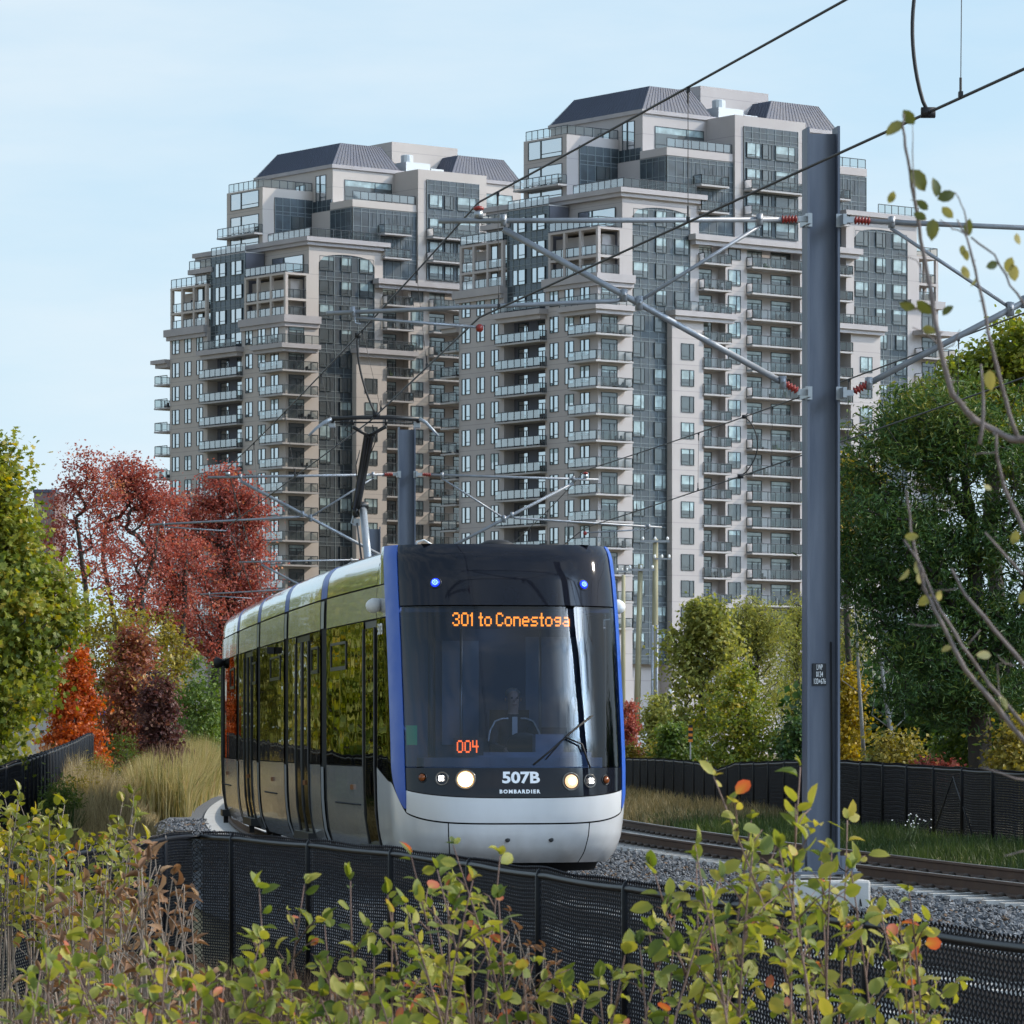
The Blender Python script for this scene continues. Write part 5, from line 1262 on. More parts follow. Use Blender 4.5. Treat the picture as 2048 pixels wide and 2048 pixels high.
# red maples
Y=178
for k,(px,label,crown) in enumerate(((178,'leftmost red maple, thin crown with the sky showing through',[(-45,1005,45,60,1),(-8,955,42,55,1),(35,1005,45,70,1),(-65,1090,45,50,.7),(10,1110,70,60,.9)]),
    (262,'middle red maple, its twiggy top standing against the sky',[(-8,950,38,48,1),(36,985,40,55,1),(-35,1015,42,60,.8),(20,1095,80,80,1.2),(0,1185,80,50,.8)]),
    (330,'narrow red maple between the thin ones and the dense one',[(-5,1030,50,65,1),(15,1110,80,70,1.2),(-15,1200,90,60,1)]),
    (405,'dense red maple in front of the left tower',[(40,985,48,52,1),(88,1025,48,55,1),(-5,1045,50,55,.9),(98,1105,48,60,.8),(40,1130,90,70,1.3),(15,1215,110,70,1.4),(110,1190,40,45,.5),(10,1280,90,40,.8)]))):
    Yk=Y+k*3-3; b=put(px,Yk); cr=[(wm(dx,Yk),0,ht(py,Yk)-b[2],wm(rx,Yk),wm(rx,Yk)*.9,wm(rz,Yk),w_) for dx,py,rx,rz,w_ in crown]
    make_tree('red_maple',label,b,cr,[210,250,240,420][k],[32,42,44,58][k],.125,L_red,bk_dark,.11,20+k,[.26,.27,.27,.30][k],QUAD,.3,group='red maples behind the grass',shell=.15,stems=[1,2,2,3][k])
Y=112; b=put(150,Y); H=ht(1282,Y)-b[2]
make_tree('orange_maple','small bright orange maple beside the far left fence',b,[(0,0,H*.80,wm(26,Y),.35,H*.2,.6),(0,0,H*.52,wm(52,Y),.65,H*.27,1.6),(wm(-4,Y),0,H*.30,wm(70,Y),.8,H*.2,2)],170,80,.10,L_orange,bk_grey,.05,31,.14,STAR,.4,.2,shell=.3)
Y=122; b=put(262,Y); H=ht(1235,Y)-b[2]
make_tree('red_shrub_tree','dull red maple shrub to the right of the orange maple',b,[(0,0,H*.72,wm(45,Y),.6,H*.25,1),(wm(10,Y),0,H*.42,wm(72,Y),1,H*.3,2)],170,60,.12,L_dred,bk_dark,.06,33,.2,QUAD,.4,shell=.3)
b=put(318,118); H=ht(1330,118)-b[2]
make_tree('purple_bush','low dark maroon bush standing in front of the green bush',b,[(0,0,H*.6,wm(38,118),.5,H*.36,1)],90,50,.11,L_purple,bk_dark,.04,34,.15,QUAD,.3,cat='bush',shell=.3)
Y=165
for k,(px,top,rx,lab) in enumerate(((215,1185,105,'yellow-olive tree under the leftmost red maple'),(310,1215,80,'yellow-olive tree with a rounded crown, below the middle red maple'))):
    b=put(px,Y-k*4); H=ht(top,Y)-b[2]
    make_tree('olive_tree',lab,b,[(0,0,H*.62,wm(rx,Y),1.4,H*.36,1),(0,0,H*.3,wm(rx*.9,Y),1.3,H*.25,.8)],190,55,.15,L_olive,bk_grey,.12,40+k,.28,QUAD,.4,shell=.3)
Y=148
for k,(px,top,rx,lab) in enumerate(((392,1300,62,'mid-green leafy bush beside the rear of the tram'),(345,1335,45,'smaller green bush left of the leafy one'),(445,1320,50,'green bush hidden in part by the rear of the tram'))):
    b=put(px,Y+k*5); H=ht(top,Y+k*5)-b[2]
    make_tree('green_bush',lab,b,[(0,0,H*.6,wm(rx,Y),.8,H*.36,1),(0,0,H*.3,wm(rx*1.1,Y),.9,H*.28,1)],130,60,.12,L_bush,bk_grey,.05,50+k,.18,QUAD,.4,cat='bush',shell=.3)
# trees beyond the left edge, mirrored in the side of the tram
for k,(x,Y,H,m) in enumerate(((-13,86,8,L_green),(-15.5,100,9,L_olive),(-20,118,11,L_olive),(-26,135,10,L_green),(-18,140,9,L_willow),(-34,165,12,L_olive),(-11.5,76,6.5,L_green),(-24,122,9,L_willow),(-14,98,7,L_willow),(-22,150,10,L_green),(-29,148,10,L_olive),(-40,190,13,L_green))):
    make_tree('roadside_tree',f'{["broad green","dense mid-green","yellowish","tall green","rounded green","large yellowish","small near green","feathery","slender feathery","second tall green","second yellowish","farthest tall green"][k]} tree beyond the left edge, mirrored in the tram side',(x,Y,-.2),[(0,0,H*.6,2.2,2.2,H*.36,1),(0,0,H*.3,2.6,2.4,H*.22,.8)],150,50,.24,m,bk_grey,.16,60+k,.45,QUAD,.4,shell=.4)
# ---- right side
Y=118
for k,(px,top,bx_,crown,mat,lab) in enumerate((
   (1412,1180,0,[(0,1225,42,45,1),(-40,1290,55,60,1),(30,1290,50,60,.9),(-20,1390,75,70,1),(-50,1460,60,50,.8)],L_willow,'feathery yellow-green tree just right of the wooden poles'),
   (1500,1183,0,[(0,1240,58,55,1.4),(50,1270,55,50,.8),(-30,1300,45,55,.7),(25,1360,75,70,.8)],L_willow,'round willow-like tree between the pole and the feathery tree'),
   (1595,1175,0,[(0,1250,50,70,1),(0,1360,75,90,1.2),(-10,1450,80,60,1)],L_willow,'slim green tree half hidden behind the nearest beam pole'),
   (1700,1240,0,[(0,1290,55,90,1),(10,1400,70,90,1.1)],L_willow,'grey-green tree between the beam pole and the birch'))):
    Yk=132+k*3; b=put(px,Yk); cr=[(wm(dx,Yk)*.9,0,ht(py,Yk)-b[2],wm(rx,Yk)*.8,wm(rx,Yk)*.8,wm(rz,Yk)*.9,w_) for dx,py,rx,rz,w_ in crown]
    make_tree('willow_tree',lab,b,cr,210,46,.15,mat,bk_dark,.11,70+k,.24,NARROW if k else QUAD,.3,1.0,shell=.5,tsd=.18)
Y=121; b=put(1472,Y); H=ht(1310,Y)-b[2]
make_tree('yellowgreen_bush','broad yellow-green bush in front of the willows, left of the pole',b,[(wm(8,Y),0,H*.72,wm(42,Y),.9,H*.24,1),(wm(-30,Y),0,H*.5,wm(62,Y),1.1,H*.26,1),(wm(40,Y),0,H*.45,wm(56,Y),1,H*.25,1),(0,0,H*.24,wm(76,Y),1,H*.2,1)],230,44,.11,L_green,bk_grey,.06,80,.16,QUAD,.4,cat='bush',shell=.45,tint_grad=.25)
for k,(px,top,rx,mat,lab,Yk) in enumerate(((1355,1440,40,L_bush,'dark green bush at the foot of the wooden poles',126),(1600,1420,60,L_dark,'dark undergrowth bush left of the beam pole',116),(1318,1385,28,L_willow,'small thin-leaved tree between the two wooden poles',150))):
    b=put(px,Yk); H=ht(top,Yk)-b[2]
    make_tree('undergrowth_bush',lab,b,[(0,0,H*.6,wm(rx,Yk),.8,H*.38,1)],110,55,.12,mat,bk_dark,.05,84+k,.16,QUAD,.4,cat='bush',shell=.2)
for k,(px,top,Yk,mm) in enumerate(((1258,1478,150,L_olive),(1290,1486,152,L_dred),(1328,1474,148,L_olive),(1395,1490,146,L_bush))):
    b=put(px,Yk); H=max(.9,ht(top,Yk)-b[2])
    make_tree('scrub_bush',['low straw-coloured scrub at the right edge of the tram','low reddish scrub under the wooden rail','straw-coloured scrub at the foot of the right wooden pole','low green scrub just behind the dip in the far fence'][k],b,[(0,0,H*.5,.75,.5,H*.45,1)],70,40,.10,mm,bk_dark,.03,140+k,.16,QUAD,.4,cat='bush',shell=.1)
b=put(1260,170); H=ht(1392,170)-b[2]
make_tree('red_sapling','small red sapling just right of the tram',b,[(0,0,H*.6,wm(16,170),.4,H*.36,1)],60,50,.12,L_red,bk_dark,.05,88,.16,QUAD,.4,shell=.2)
Y=99; b=put(1692,Y); H=ht(1320,Y)-b[2]
make_tree('yellow_bush','bright yellow bush peeking out right of the beam pole',b,[(0,0,H*.76,wm(34,Y),.5,H*.2,1),(0,0,H*.42,wm(42,Y),.6,H*.34,1.6)],140,48,.11,L_yellow,bk_grey,.05,90,.14,QUAD,.4,cat='bush',shell=.25)
# big dark tree and its neighbours
Y=84; b=put(1965,Y); cr=[(-180,900,110,85,1),(-90,830,120,90,1.3),(40,900,180,150,2),(-215,1030,90,90,1),(-120,1080,150,120,1.6),(60,1150,200,160,2),(-150,1230,130,90,1.2),(0,1320,190,110,1.4),(200,1000,200,200,1.6),(-230,1130,60,60,.6),(40,1400,190,70,1.3),(-90,1360,120,60,.8)]
cr=[(wm(dx,Y),0,ht(py,Y)-b[2],wm(rx,Y),1.7,wm(rz,Y),w_) for dx,py,rx,rz,w_ in cr]
make_tree('large_dark_tree','huge dark green tree filling the right side behind the fence',b,cr,640,110,.15,L_dark,bk_dark,.24,100,.28,NARROW,.6,.5,.45,shell=.2,tint_grad=.28,tsd=.15)
Y=104; b=put(2010,Y); cr=[(-40,760,120,75,1.2),(60,700,100,70,1),(-140,850,90,80,1),(30,860,160,100,1)]
cr=[(wm(dx,Y),0,ht(py,Y)-b[2],wm(rx,Y),1.7,wm(rz,Y),w_) for dx,py,rx,rz,w_ in cr]
make_tree('tall_locust_tree','taller yellow-green tree rising behind the huge dark one',b,cr,300,75,.15,L_green,bk_dark,.2,101,.26,QUAD,.4,.3,.5,shell=.3)
Y=100; b=put(1700,Y)
cr=[(0,960,50,60,1),(-10,1060,55,80,1)]; cr=[(wm(dx,Y),0,ht(py,Y)-b[2],wm(rx,Y),.7,wm(rz,Y),w_) for dx,py,rx,rz,w_ in cr]
make_tree('thin_yellow_tree','thin yellowing tree showing between the beam pole and the huge dark tree',b,cr,90,50,.12,L_olive,bk_dark,.07,102,.18,QUAD,.4,shell=.2)
for k,(x,Y,H) in enumerate(((12.5,72,8),(14,60,6.2),(13.5,51,5.2),(15.5,95,10))):   # outside the frame, shading the tracks
    make_tree('fence_tree',f'{["tall","middle","shorter","far"][k]} dark tree beyond the right edge, shading the tracks',(x,Y,-.3),[(0,0,H*.62,2.4,2.6,H*.36,1),(0,0,H*.35,2.6,2.8,H*.24,.8)],150,60,.26,L_dark,bk_dark,.2,110+k,.45,QUAD,.5,shell=.3)
# birch trunk
def trunk_only(name,label,pts,r,Y,mat):
    b=at(*pts[0],Y); t=thing(name,label,'tree',tuple(b)); P=[at(px,py,Y) for px,py in pts]; mb=MB(); mb.tube(P,[r*(1-.6*i/(len(P)-1)) for i in range(len(P))],9); part('trunk',mb,mat,t,True)
    mb=MB(); rr=random.Random(3)
    for i in range(7):
        k=rr.uniform(.3,.95)*(len(P)-1); j=int(k); p=P[j].lerp(P[min(j+1,len(P)-1)],k-j); mb.tube([p,p+Vector((rr.uniform(-.4,.4),rr.uniform(-.3,.3),.3)),p+Vector((rr.uniform(-.7,.7),rr.uniform(-.5,.5),.8))],[r*.3,r*.15,r*.06],5)
    part('branch',mb,mat,t,True)
trunk_only('birch_tree','leaning pale birch trunk in front of the dark tree',[(1800,1560),(1789,1500),(1778,1440),(1768,1375),(1762,1310),(1757,1270)],.07,93,bk_birch)
trunk_only('birch_tree','slender pale birch trunk just right of the yellow bush',[(1728,1520),(1722,1420),(1716,1330),(1712,1230),(1706,1130)],.05,97,bk_birch)
b=put(1868,83); make_tree('red_bush','low bush with a few bright red leaves behind the right fence',b,[(0,0,1.25,wm(40,78),.3,.3,1)],26,26,.09,L_red,bk_dark,.02,120,.12,QUAD,.4,cat='bush')
for k,(px,top,rx,Yk,lab) in enumerate(((1790,1440,60,89,'olive bush low behind the right fence, under the birch'),(1930,1440,80,85,'green bush low behind the right fence, under the huge dark tree'),(2030,1400,60,81,'yellowish bush behind the fence at the right edge'))):
    b=put(px,Yk); H=ht(top,Yk)-b[2]
    make_tree('low_bush',lab,b,[(0,0,H*.55,wm(rx,Yk),.6,H*.4,1)],100,40,.10,[L_olive,L_bush,L_olive][k],bk_dark,.03,122+k,.16,QUAD,.4,cat='bush',shell=.1)
# dark wood behind everything on the right
make_tree('wood_tree','dark mass of trees far behind the right fence',(13,122,-.2),[(0,0,2.2,4.2,2,2.2,1),(-3,0,2.0,2.0,2,1.8,.7),(5,0,3,4,2,3,1)],330,60,.24,L_dark,bk_dark,.2,130,.42,QUAD,.4,shell=.1)

# ---- grasses
def blades(name,label,n,xy,h,wd,mat,rng,kind='stuff',cat='grass',lean=.25,plume=0,zfun=None):
    X,Y=xy(n); n=len(X); Zg=gh(X,Y) if zfun is None else zfun(X,Y); H=h(X,Y)*rng.uniform(.45,1.2,n)*(1+.16*np.sin(X*1.7+Y*.45)*np.cos(Y*.31+X*.6))
    a=rng.uniform(0,2*np.pi,n); ca,sa=np.cos(a),np.sin(a); l=rng.normal(size=n)*lean; lx,ly=np.cos(a*3.1)*l,np.sin(a*3.1)*l
    W=wd*rng.uniform(.6,1.3,n); V=np.zeros((n,5,3))
    for i,(t,wf) in enumerate(((0,1),(0,1),(.55,.7),(.55,.7),(1,0))):
        sgn=(-1 if i%2==0 else 1)*(0 if i==4 else 1)
        V[:,i,0]=X+lx*H*t*t+sgn*ca*W*wf*.5; V[:,i,1]=Y+ly*H*t*t+sgn*sa*W*wf*.5; V[:,i,2]=Zg-.03+H*t*(1-.12*abs(l))
    ix=np.arange(n)[:,None]*5; loops=np.concatenate([ix+0,ix+1,ix+3,ix+2,ix+2,ix+3,ix+4],1).ravel(); st=(np.arange(n)[:,None]*7+np.array([0,4])[None,:]).ravel()
    t=np.clip(rng.normal(size=n)*.22+.45+.12*np.sin(X*3.1+Y*.7)*np.cos(Y*.9),0,1)
    o=obj(name,npmesh(name,V.reshape(-1,3),loops,st,[mat],np.repeat(t,5)))
    return tag(o,label,cat,kind=kind)
G_dry=leafmat('grass_dry',[(0,(.16,.12,.06)),(.5,(.36,.28,.15)),(1,(.52,.42,.25))],.4,.7)
G_cat=leafmat('grass_reed',[(0,(.11,.11,.03)),(.35,(.28,.24,.085)),(.7,(.45,.35,.17)),(1,(.28,.16,.07))],.35,.6)
G_grn=leafmat('grass_green',[(0,(.02,.04,.01)),(.5,(.045,.075,.018)),(1,(.10,.13,.035))],.3,.6)
G_brn2=leafmat('grass_mixed',[(0,(.05,.055,.02)),(.4,(.15,.12,.055)),(.8,(.26,.20,.10)),(1,(.36,.29,.16))],.3,.7)
G_brn=leafmat('weed_brown',[(0,(.035,.022,.016)),(.5,(.11,.075,.05)),(1,(.26,.19,.13))],.2,.8)
rg=np.random.default_rng(77)
def region(px0,px1,y0,y1,q=-2.2):
    def f(n):
        Y=rg.uniform(y0,y1,n); px=rg.uniform(px0,px1,n); X=(px-CX)/F*Y; c=np.interp(Y,TY,TX); k=X<c+q; return X[k],Y[k]
    return f
blades('reed_grass','tall tan and green reeds beside the rear of the tram',38000,region(255,470,100,142,-1.7),lambda X,Y:np.interp((X/Y*F+CX),[255,300,420],[1.0,1.45,1.6]),.03,G_cat,rg,lean=.22)
blades('reed_grass','tall green reeds further back, below the green bushes',9000,region(180,450,128,146,-3),lambda X,Y:2.1+0*X,.035,G_grn,rg,lean=.3)
blades('dry_grass','tall straw-coloured grass in front of the far left fence',34000,region(70,330,61,112,-3),lambda X,Y:np.interp(Y,[61,72,84,112],[.55,.8,1.1,1.3])*(.8+.3*np.sin(X*2.1+Y*.3)),.022,G_dry,rg,lean=.3)
blades('dry_grass','pale dry grass over the bank left of the track',52000,region(-700,360,62,112,-2.7),lambda X,Y:.55+0*X,.03,G_dry,rg,lean=.4)
blades('dry_grass','short dry grass along the edge of the ballast left of the tram',9000,region(250,440,86,118,-2.4),lambda X,Y:.30+0*X,.02,G_dry,rg,lean=.4)
blades('green_weeds','green weeds along the far left fence',7000,region(20,160,66,84,-4),lambda X,Y:.6+0*X,.035,G_grn,rg,lean=.4)
def right_strip(q0,q1,y0,y1):
    def f(n):
        Y=rg.uniform(y0,y1,n); c=np.interp(Y,TY,TX)+SEP; return c+rg.uniform(q0,q1,n),Y
    return f
blades('verge_grass','dark green grass on the verge between the right-hand track and the fence',26000,right_strip(2.5,5.6,48,100),lambda X,Y:.28+0*X,.022,G_grn,rg,lean=.4)
blades('verge_dry_grass','dry tan grass on the verge just right of the tram',9000,right_strip(2.3,5.4,92,128),lambda X,Y:.42+0*X,.03,G_brn2,rg,lean=.45)
blades('bank_weeds','brown dead weeds on the near bank in front of the fence',26000,lambda n:((lambda Y:(np.interp(Y,[12,42],[-2.2,-4.6])+rg.uniform(0,1,n)*(np.interp(Y,TY,TX)-2.9-np.interp(Y,[12,42],[-2.2,-4.6])),Y))(rg.uniform(13,40,n))),lambda X,Y:.55+0*X,.016,G_brn,rg,lean=.3)
# cattail heads and wild flowers
mb=MB()
b=at(1822,1655,63); 
V=[];t=thing('white_flower_clump','small clump of white wild flowers at the foot of the right fence','flowers',tuple(b)); rr=random.Random(2); st=MB(); fl=MB()
for i in range(20):
    p=Vector((b.x+rr.gauss(0,.12),b.y+rr.gauss(0,.15),b.z+rr.uniform(-.02,.22))); st.tube([Vector((b.x+rr.gauss(0,.05),b.y,b.z-.2)),p],.004,3); fl.lathe(p,(rr.gauss(0,.4),-.6,1),[(0,.004),(.006,.013),(.012,.009)],6)
part('stem',st,M('stem_green',(.04,.07,.02),.8),t); part('blossom',fl,m_white,t)

# ---- foreground shrubs (serviceberry): stems, twigs and folded oval leaves
S_leaf=leafmat('shrub_leaf',[(0,(.045,.08,.015)),(.35,(.15,.185,.035)),(.6,(.29,.28,.055)),(.84,(.42,.35,.09)),(.93,(.46,.19,.08)),(1,(.46,.12,.08))],.4,.55)
S_yel=leafmat('shrub_leaf_yellow',[(0,(.07,.10,.018)),(.4,(.17,.18,.03)),(.75,(.30,.26,.04)),(.93,(.40,.24,.06)),(1,(.42,.12,.05))],.4,.4)
S_dead=leafmat('dead_leaf',[(0,(.08,.04,.022)),(.5,(.20,.105,.055)),(1,(.36,.23,.13))],.25,.7)
bk_twig=barkmat('twig_brown',(.10,.055,.045),(.24,.16,.13)); bk_pale=barkmat('twig_pale',(.11,.08,.06),(.30,.24,.19))
def leaf_tmpl(wd=.30,fold=.10,curl=.22):
    ts=[0,.22,.5,.78,1]; wv=[0,.78,1,.72,0]; V=[]
    for t in ts: V.append((0,t,-curl*t*t))
    for i in (1,2,3): V.append((wd*wv[i],ts[i],-curl*ts[i]**2+fold*wv[i]))
    for i in (1,2,3): V.append((-wd*wv[i],ts[i],-curl*ts[i]**2+fold*wv[i]))
    Fc=[(0,5,1),(1,5,6,2),(2,6,7,3),(3,7,4),(0,1,8),(1,2,9,8),(2,3,10,9),(3,4,10)]
    return V,Fc
OVAL=leaf_tmpl(); CURLED=leaf_tmpl(.24,.22,.55); BROAD=leaf_tmpl(.36,.05,.05); SHRIV=leaf_tmpl(.22,.28,.6)
def shrub(name,label,stems,lsz,mat,bark,seed,twig_every=.085,cat='shrub',red=.03,tmpl=OVAL,bare=.0,leafprob=1.0,sub=True,group=None,tint0=.45,sr=.0055):
    rng=np.random.default_rng(seed); p0=stems[0][0]; t=thing(name,label,cat,tuple(p0),0,group); mb=MB()
    O=[];D=[];Nn=[];Sz=[];T=[]
    def leaf(p,d,tb,s=1.0):
        if rng.random()>leafprob: return
        O.append(p); D.append(d); Sz.append(lsz*s*rng.uniform(.5,1.3)); T.append(.95 if rng.random()<red else np.clip(tb+rng.normal()*.14,0,.80))
        n=rng.normal(size=3)*.55+np.array([.25,-.25,.95]); Nn.append(n)
    for (a,b) in stems:
        a=np.array(a,float); b=np.array(b,float); Ln=np.linalg.norm(b-a); n=max(5,int(Ln/.09)); side_=rng.normal(size=3)*.05*Ln; side_[2]=0
        ph=rng.uniform(0,6.28); P=[]
        for i in range(n+1):
            k=i/n; P.append(a+(b-a)*k+side_*math.sin(math.pi*k)+np.array([math.sin(k*7+ph),math.cos(k*6+ph),0])*.006)
        mb.tube([Vector(p) for p in P],[sr*(1.15-.85*i/n) for i in range(n+1)],5)
        tb=tint0+rng.normal()*.09
        d=bare*Ln+.02
        while d<Ln:
            k=d/Ln; i=min(n-1,int(k*n)); p=P[i]+(P[i+1]-P[i])*(k*n-i); ax=(P[i+1]-P[i]); ax/=np.linalg.norm(ax)+1e-9
            out=rng.normal(size=3); out-=ax*out.dot(ax); out/=np.linalg.norm(out)+1e-9
            if sub and k<.93 and rng.random()<.55:
                tl=rng.uniform(.06,.20)*(1.1-k*.55)*1.5*(lsz/.06); q=p+(out*.72+ax*.6+np.array([0,0,.08]))*tl; m=(p+q)/2+np.array([0,0,.01])
                mb.tube([Vector(p),Vector(m),Vector(q)],[sr*.42,sr*.32,sr*.18],4)
                tn=max(3,int(tl/(lsz*.5)))
                for j in range(tn):
                    kk=(j+1)/tn; pp_=p+(q-p)*kk; o2=rng.normal(size=3)*.7+(q-p)/tl*.8; o2/=np.linalg.norm(o2); leaf(pp_,o2,tb)
            else:
                leaf(p,out*.8+ax*.45,tb)
            d+=twig_every*rng.uniform(.5,1.3)
        for j in range(3): leaf(P[-1],(P[-1]-P[-2])/np.linalg.norm(P[-1]-P[-2])+rng.normal(size=3)*.5,tb,.85)
    part('stem',mb,bark,t,True)
    O,D,Nn,Sz,T=np.array(O),unit(np.array(D)),np.array(Nn),np.array(Sz),np.array(T)
    Nn=unit(Nn-D*np.sum(Nn*D,1,keepdims=True)); A=np.cross(D,Nn); s=Sz[:,None]
    pick=rng.integers(0,3,len(O))
    for g,tm in enumerate((tmpl,CURLED if tmpl is OVAL else tmpl,BROAD if tmpl is OVAL else tmpl)):
        q=pick==g
        if not q.any(): continue
        V,loops,starts,k=stamp(tm[0],tm[1],O[q]+D[q]*s[q]*.12,A[q]*s[q],D[q]*s[q],Nn[q]*s[q])
        tv=np.repeat(T[q],k)+np.tile(np.array([abs(v[0])*.35+v[1]*.12 for v in tm[0]]),int(q.sum()))-.08
        obj('foliage',npmesh('foliage',V,loops,starts,[mat],np.clip(tv,0,1),smooth=True),t)
    return t
def stem(px,py,Y,bpx=None,pyb=None):
    top=at(px,py,Y); bx=px if bpx is None else bpx; x=(bx-CX)/F*Y; return ((x,Y+random.uniform(-.1,.1),-.06 if pyb is None else CZ+(HY-pyb)/F*Y),tuple(top))
def mass(px0,px1,prof,Y0,Y1,n,rs,leanpx=40):
    out=[]
    for i in range(n):
        px=px0+(px1-px0)*(i+rs.random())/n; py=np.interp(px,[p[0] for p in prof],[p[1] for p in prof])+abs(rs.gauss(0,70)); Y=rs.uniform(Y0,Y1)
        out.append(stem(px,py,Y,px+rs.gauss(0,leanpx)))
    return out
rs=random.Random(12)
st=[stem(1432,1553,10.2,1530),stem(1602,1534,10.0,1580),stem(1310,1738,10.4,1380),stem(1814,1786,10.3,1760),stem(1690,1640,10.6,1640),stem(1500,1640,10.5,1540),stem(1560,1700,9.8,1560),stem(1395,1690,10.1,1450)]
st+=mass(1270,1880,[(1270,1850),(1400,1700),(1560,1650),(1700,1700),(1880,1930)],9.6,11.2,21,rs)
shrub('serviceberry_shrub','tall leafy green-yellow shrub with reddish tips in front of the nearest beam pole',st,.044,S_leaf,bk_twig,201,.043)
st=[stem(911,1690,10.6,960),stem(827,1712,10.8,880),stem(996,1712,10.7,985),stem(870,1740,10.3,900),stem(950,1760,10.2,960),stem(780,1790,10.4,860)]
st+=mass(740,1010,[(740,1860),(860,1730),(1010,1790)],10,11.4,10,rs)
shrub('serviceberry_shrub','leafy green-yellow shrub reaching up in front of the tram bumper',st,.042,S_leaf,bk_twig,202,.044)
st=[stem(514,1778,10.6,660),stem(604,1768,10.9,690),stem(705,1762,10.7,770),stem(520,1880,10.5,560),stem(650,1850,10.9,700)]
shrub('serviceberry_shrub','sparse arching shrub sprigs in front of the fence mesh, left of the bumper',st,.044,S_leaf,bk_twig,203,.042,bare=.15)
st=mass(1020,1260,[(1020,1940),(1100,1905),(1180,1960),(1260,1880)],9.6,10.6,8,rs)
shrub('serviceberry_shrub','low shrub sprigs at the bottom edge between the two tall shrubs',st,.050,S_leaf,bk_twig,204,.075)
st=mass(30,760,[(30,1960),(80,1900),(180,1850),(300,1850),(380,1910),(520,1940),(620,1960),(760,1990)],9.4,11,40,rs)
shrub('serviceberry_shrub','broad leafy green shrub along the bottom left corner',st,.041,S_leaf,bk_twig,205,.045,tint0=.42)
st=mass(-40,280,[(-40,1590),(60,1600),(130,1620),(200,1690),(280,1600)],21,25,46,rs)+[stem(268,1590,22,240),stem(245,1605,22.2,225),stem(130,1610,22.5,150),stem(40,1585,23,60)]
shrub('serviceberry_shrub','yellow-green shrub at the left edge with thin bare lower stems',st,.064,S_yel,bk_pale,206,.075,bare=.50,tint0=.5,sr=.007)
# dry twiggy shrub with shrivelled brown leaves
st=[]
for i in range(44):
    px=rs.uniform(60,395); st.append(stem(px,np.interp(px,[60,200,330,395],[1800,1720,1680,1790])+abs(rs.gauss(0,60)),rs.uniform(15,19),px*.55+110+rs.gauss(0,40)))
shrub('dead_shrub','dry pale-twigged shrub with shrivelled brown leaves in front of the fence corner',st,.06,S_dead,bk_pale,207,.075,red=0,tmpl=SHRIV,bare=.3,leafprob=.34,tint0=.5,sr=.0065)
st=[]
for i in range(12):
    px=rs.uniform(1000,1130); st.append(stem(px,np.interp(px,[1000,1060,1130],[1780,1880,1900])+abs(rs.gauss(0,30)),rs.uniform(11,13),px+rs.gauss(0,25)))
shrub('dead_shrub','few dry sprigs with curled brown leaves against the mesh, right of the bumper shrub',st,.032,S_dead,bk_pale,208,.09,red=0,tmpl=SHRIV,bare=.4,leafprob=.6,sr=.003)
st=[]
for i in range(16):
    px=rs.uniform(560,700); st.append(stem(px,np.interp(px,[560,620,700],[1950,1960,1975])+abs(rs.gauss(0,30)),rs.uniform(12,15),px+rs.gauss(0,25)))
shrub('dead_shrub','dry brown sprigs low in front of the mesh, left of the bumper shrub',st,.034,S_dead,bk_pale,209,.09,red=0,tmpl=SHRIV,bare=.3,leafprob=.7,sr=.003)

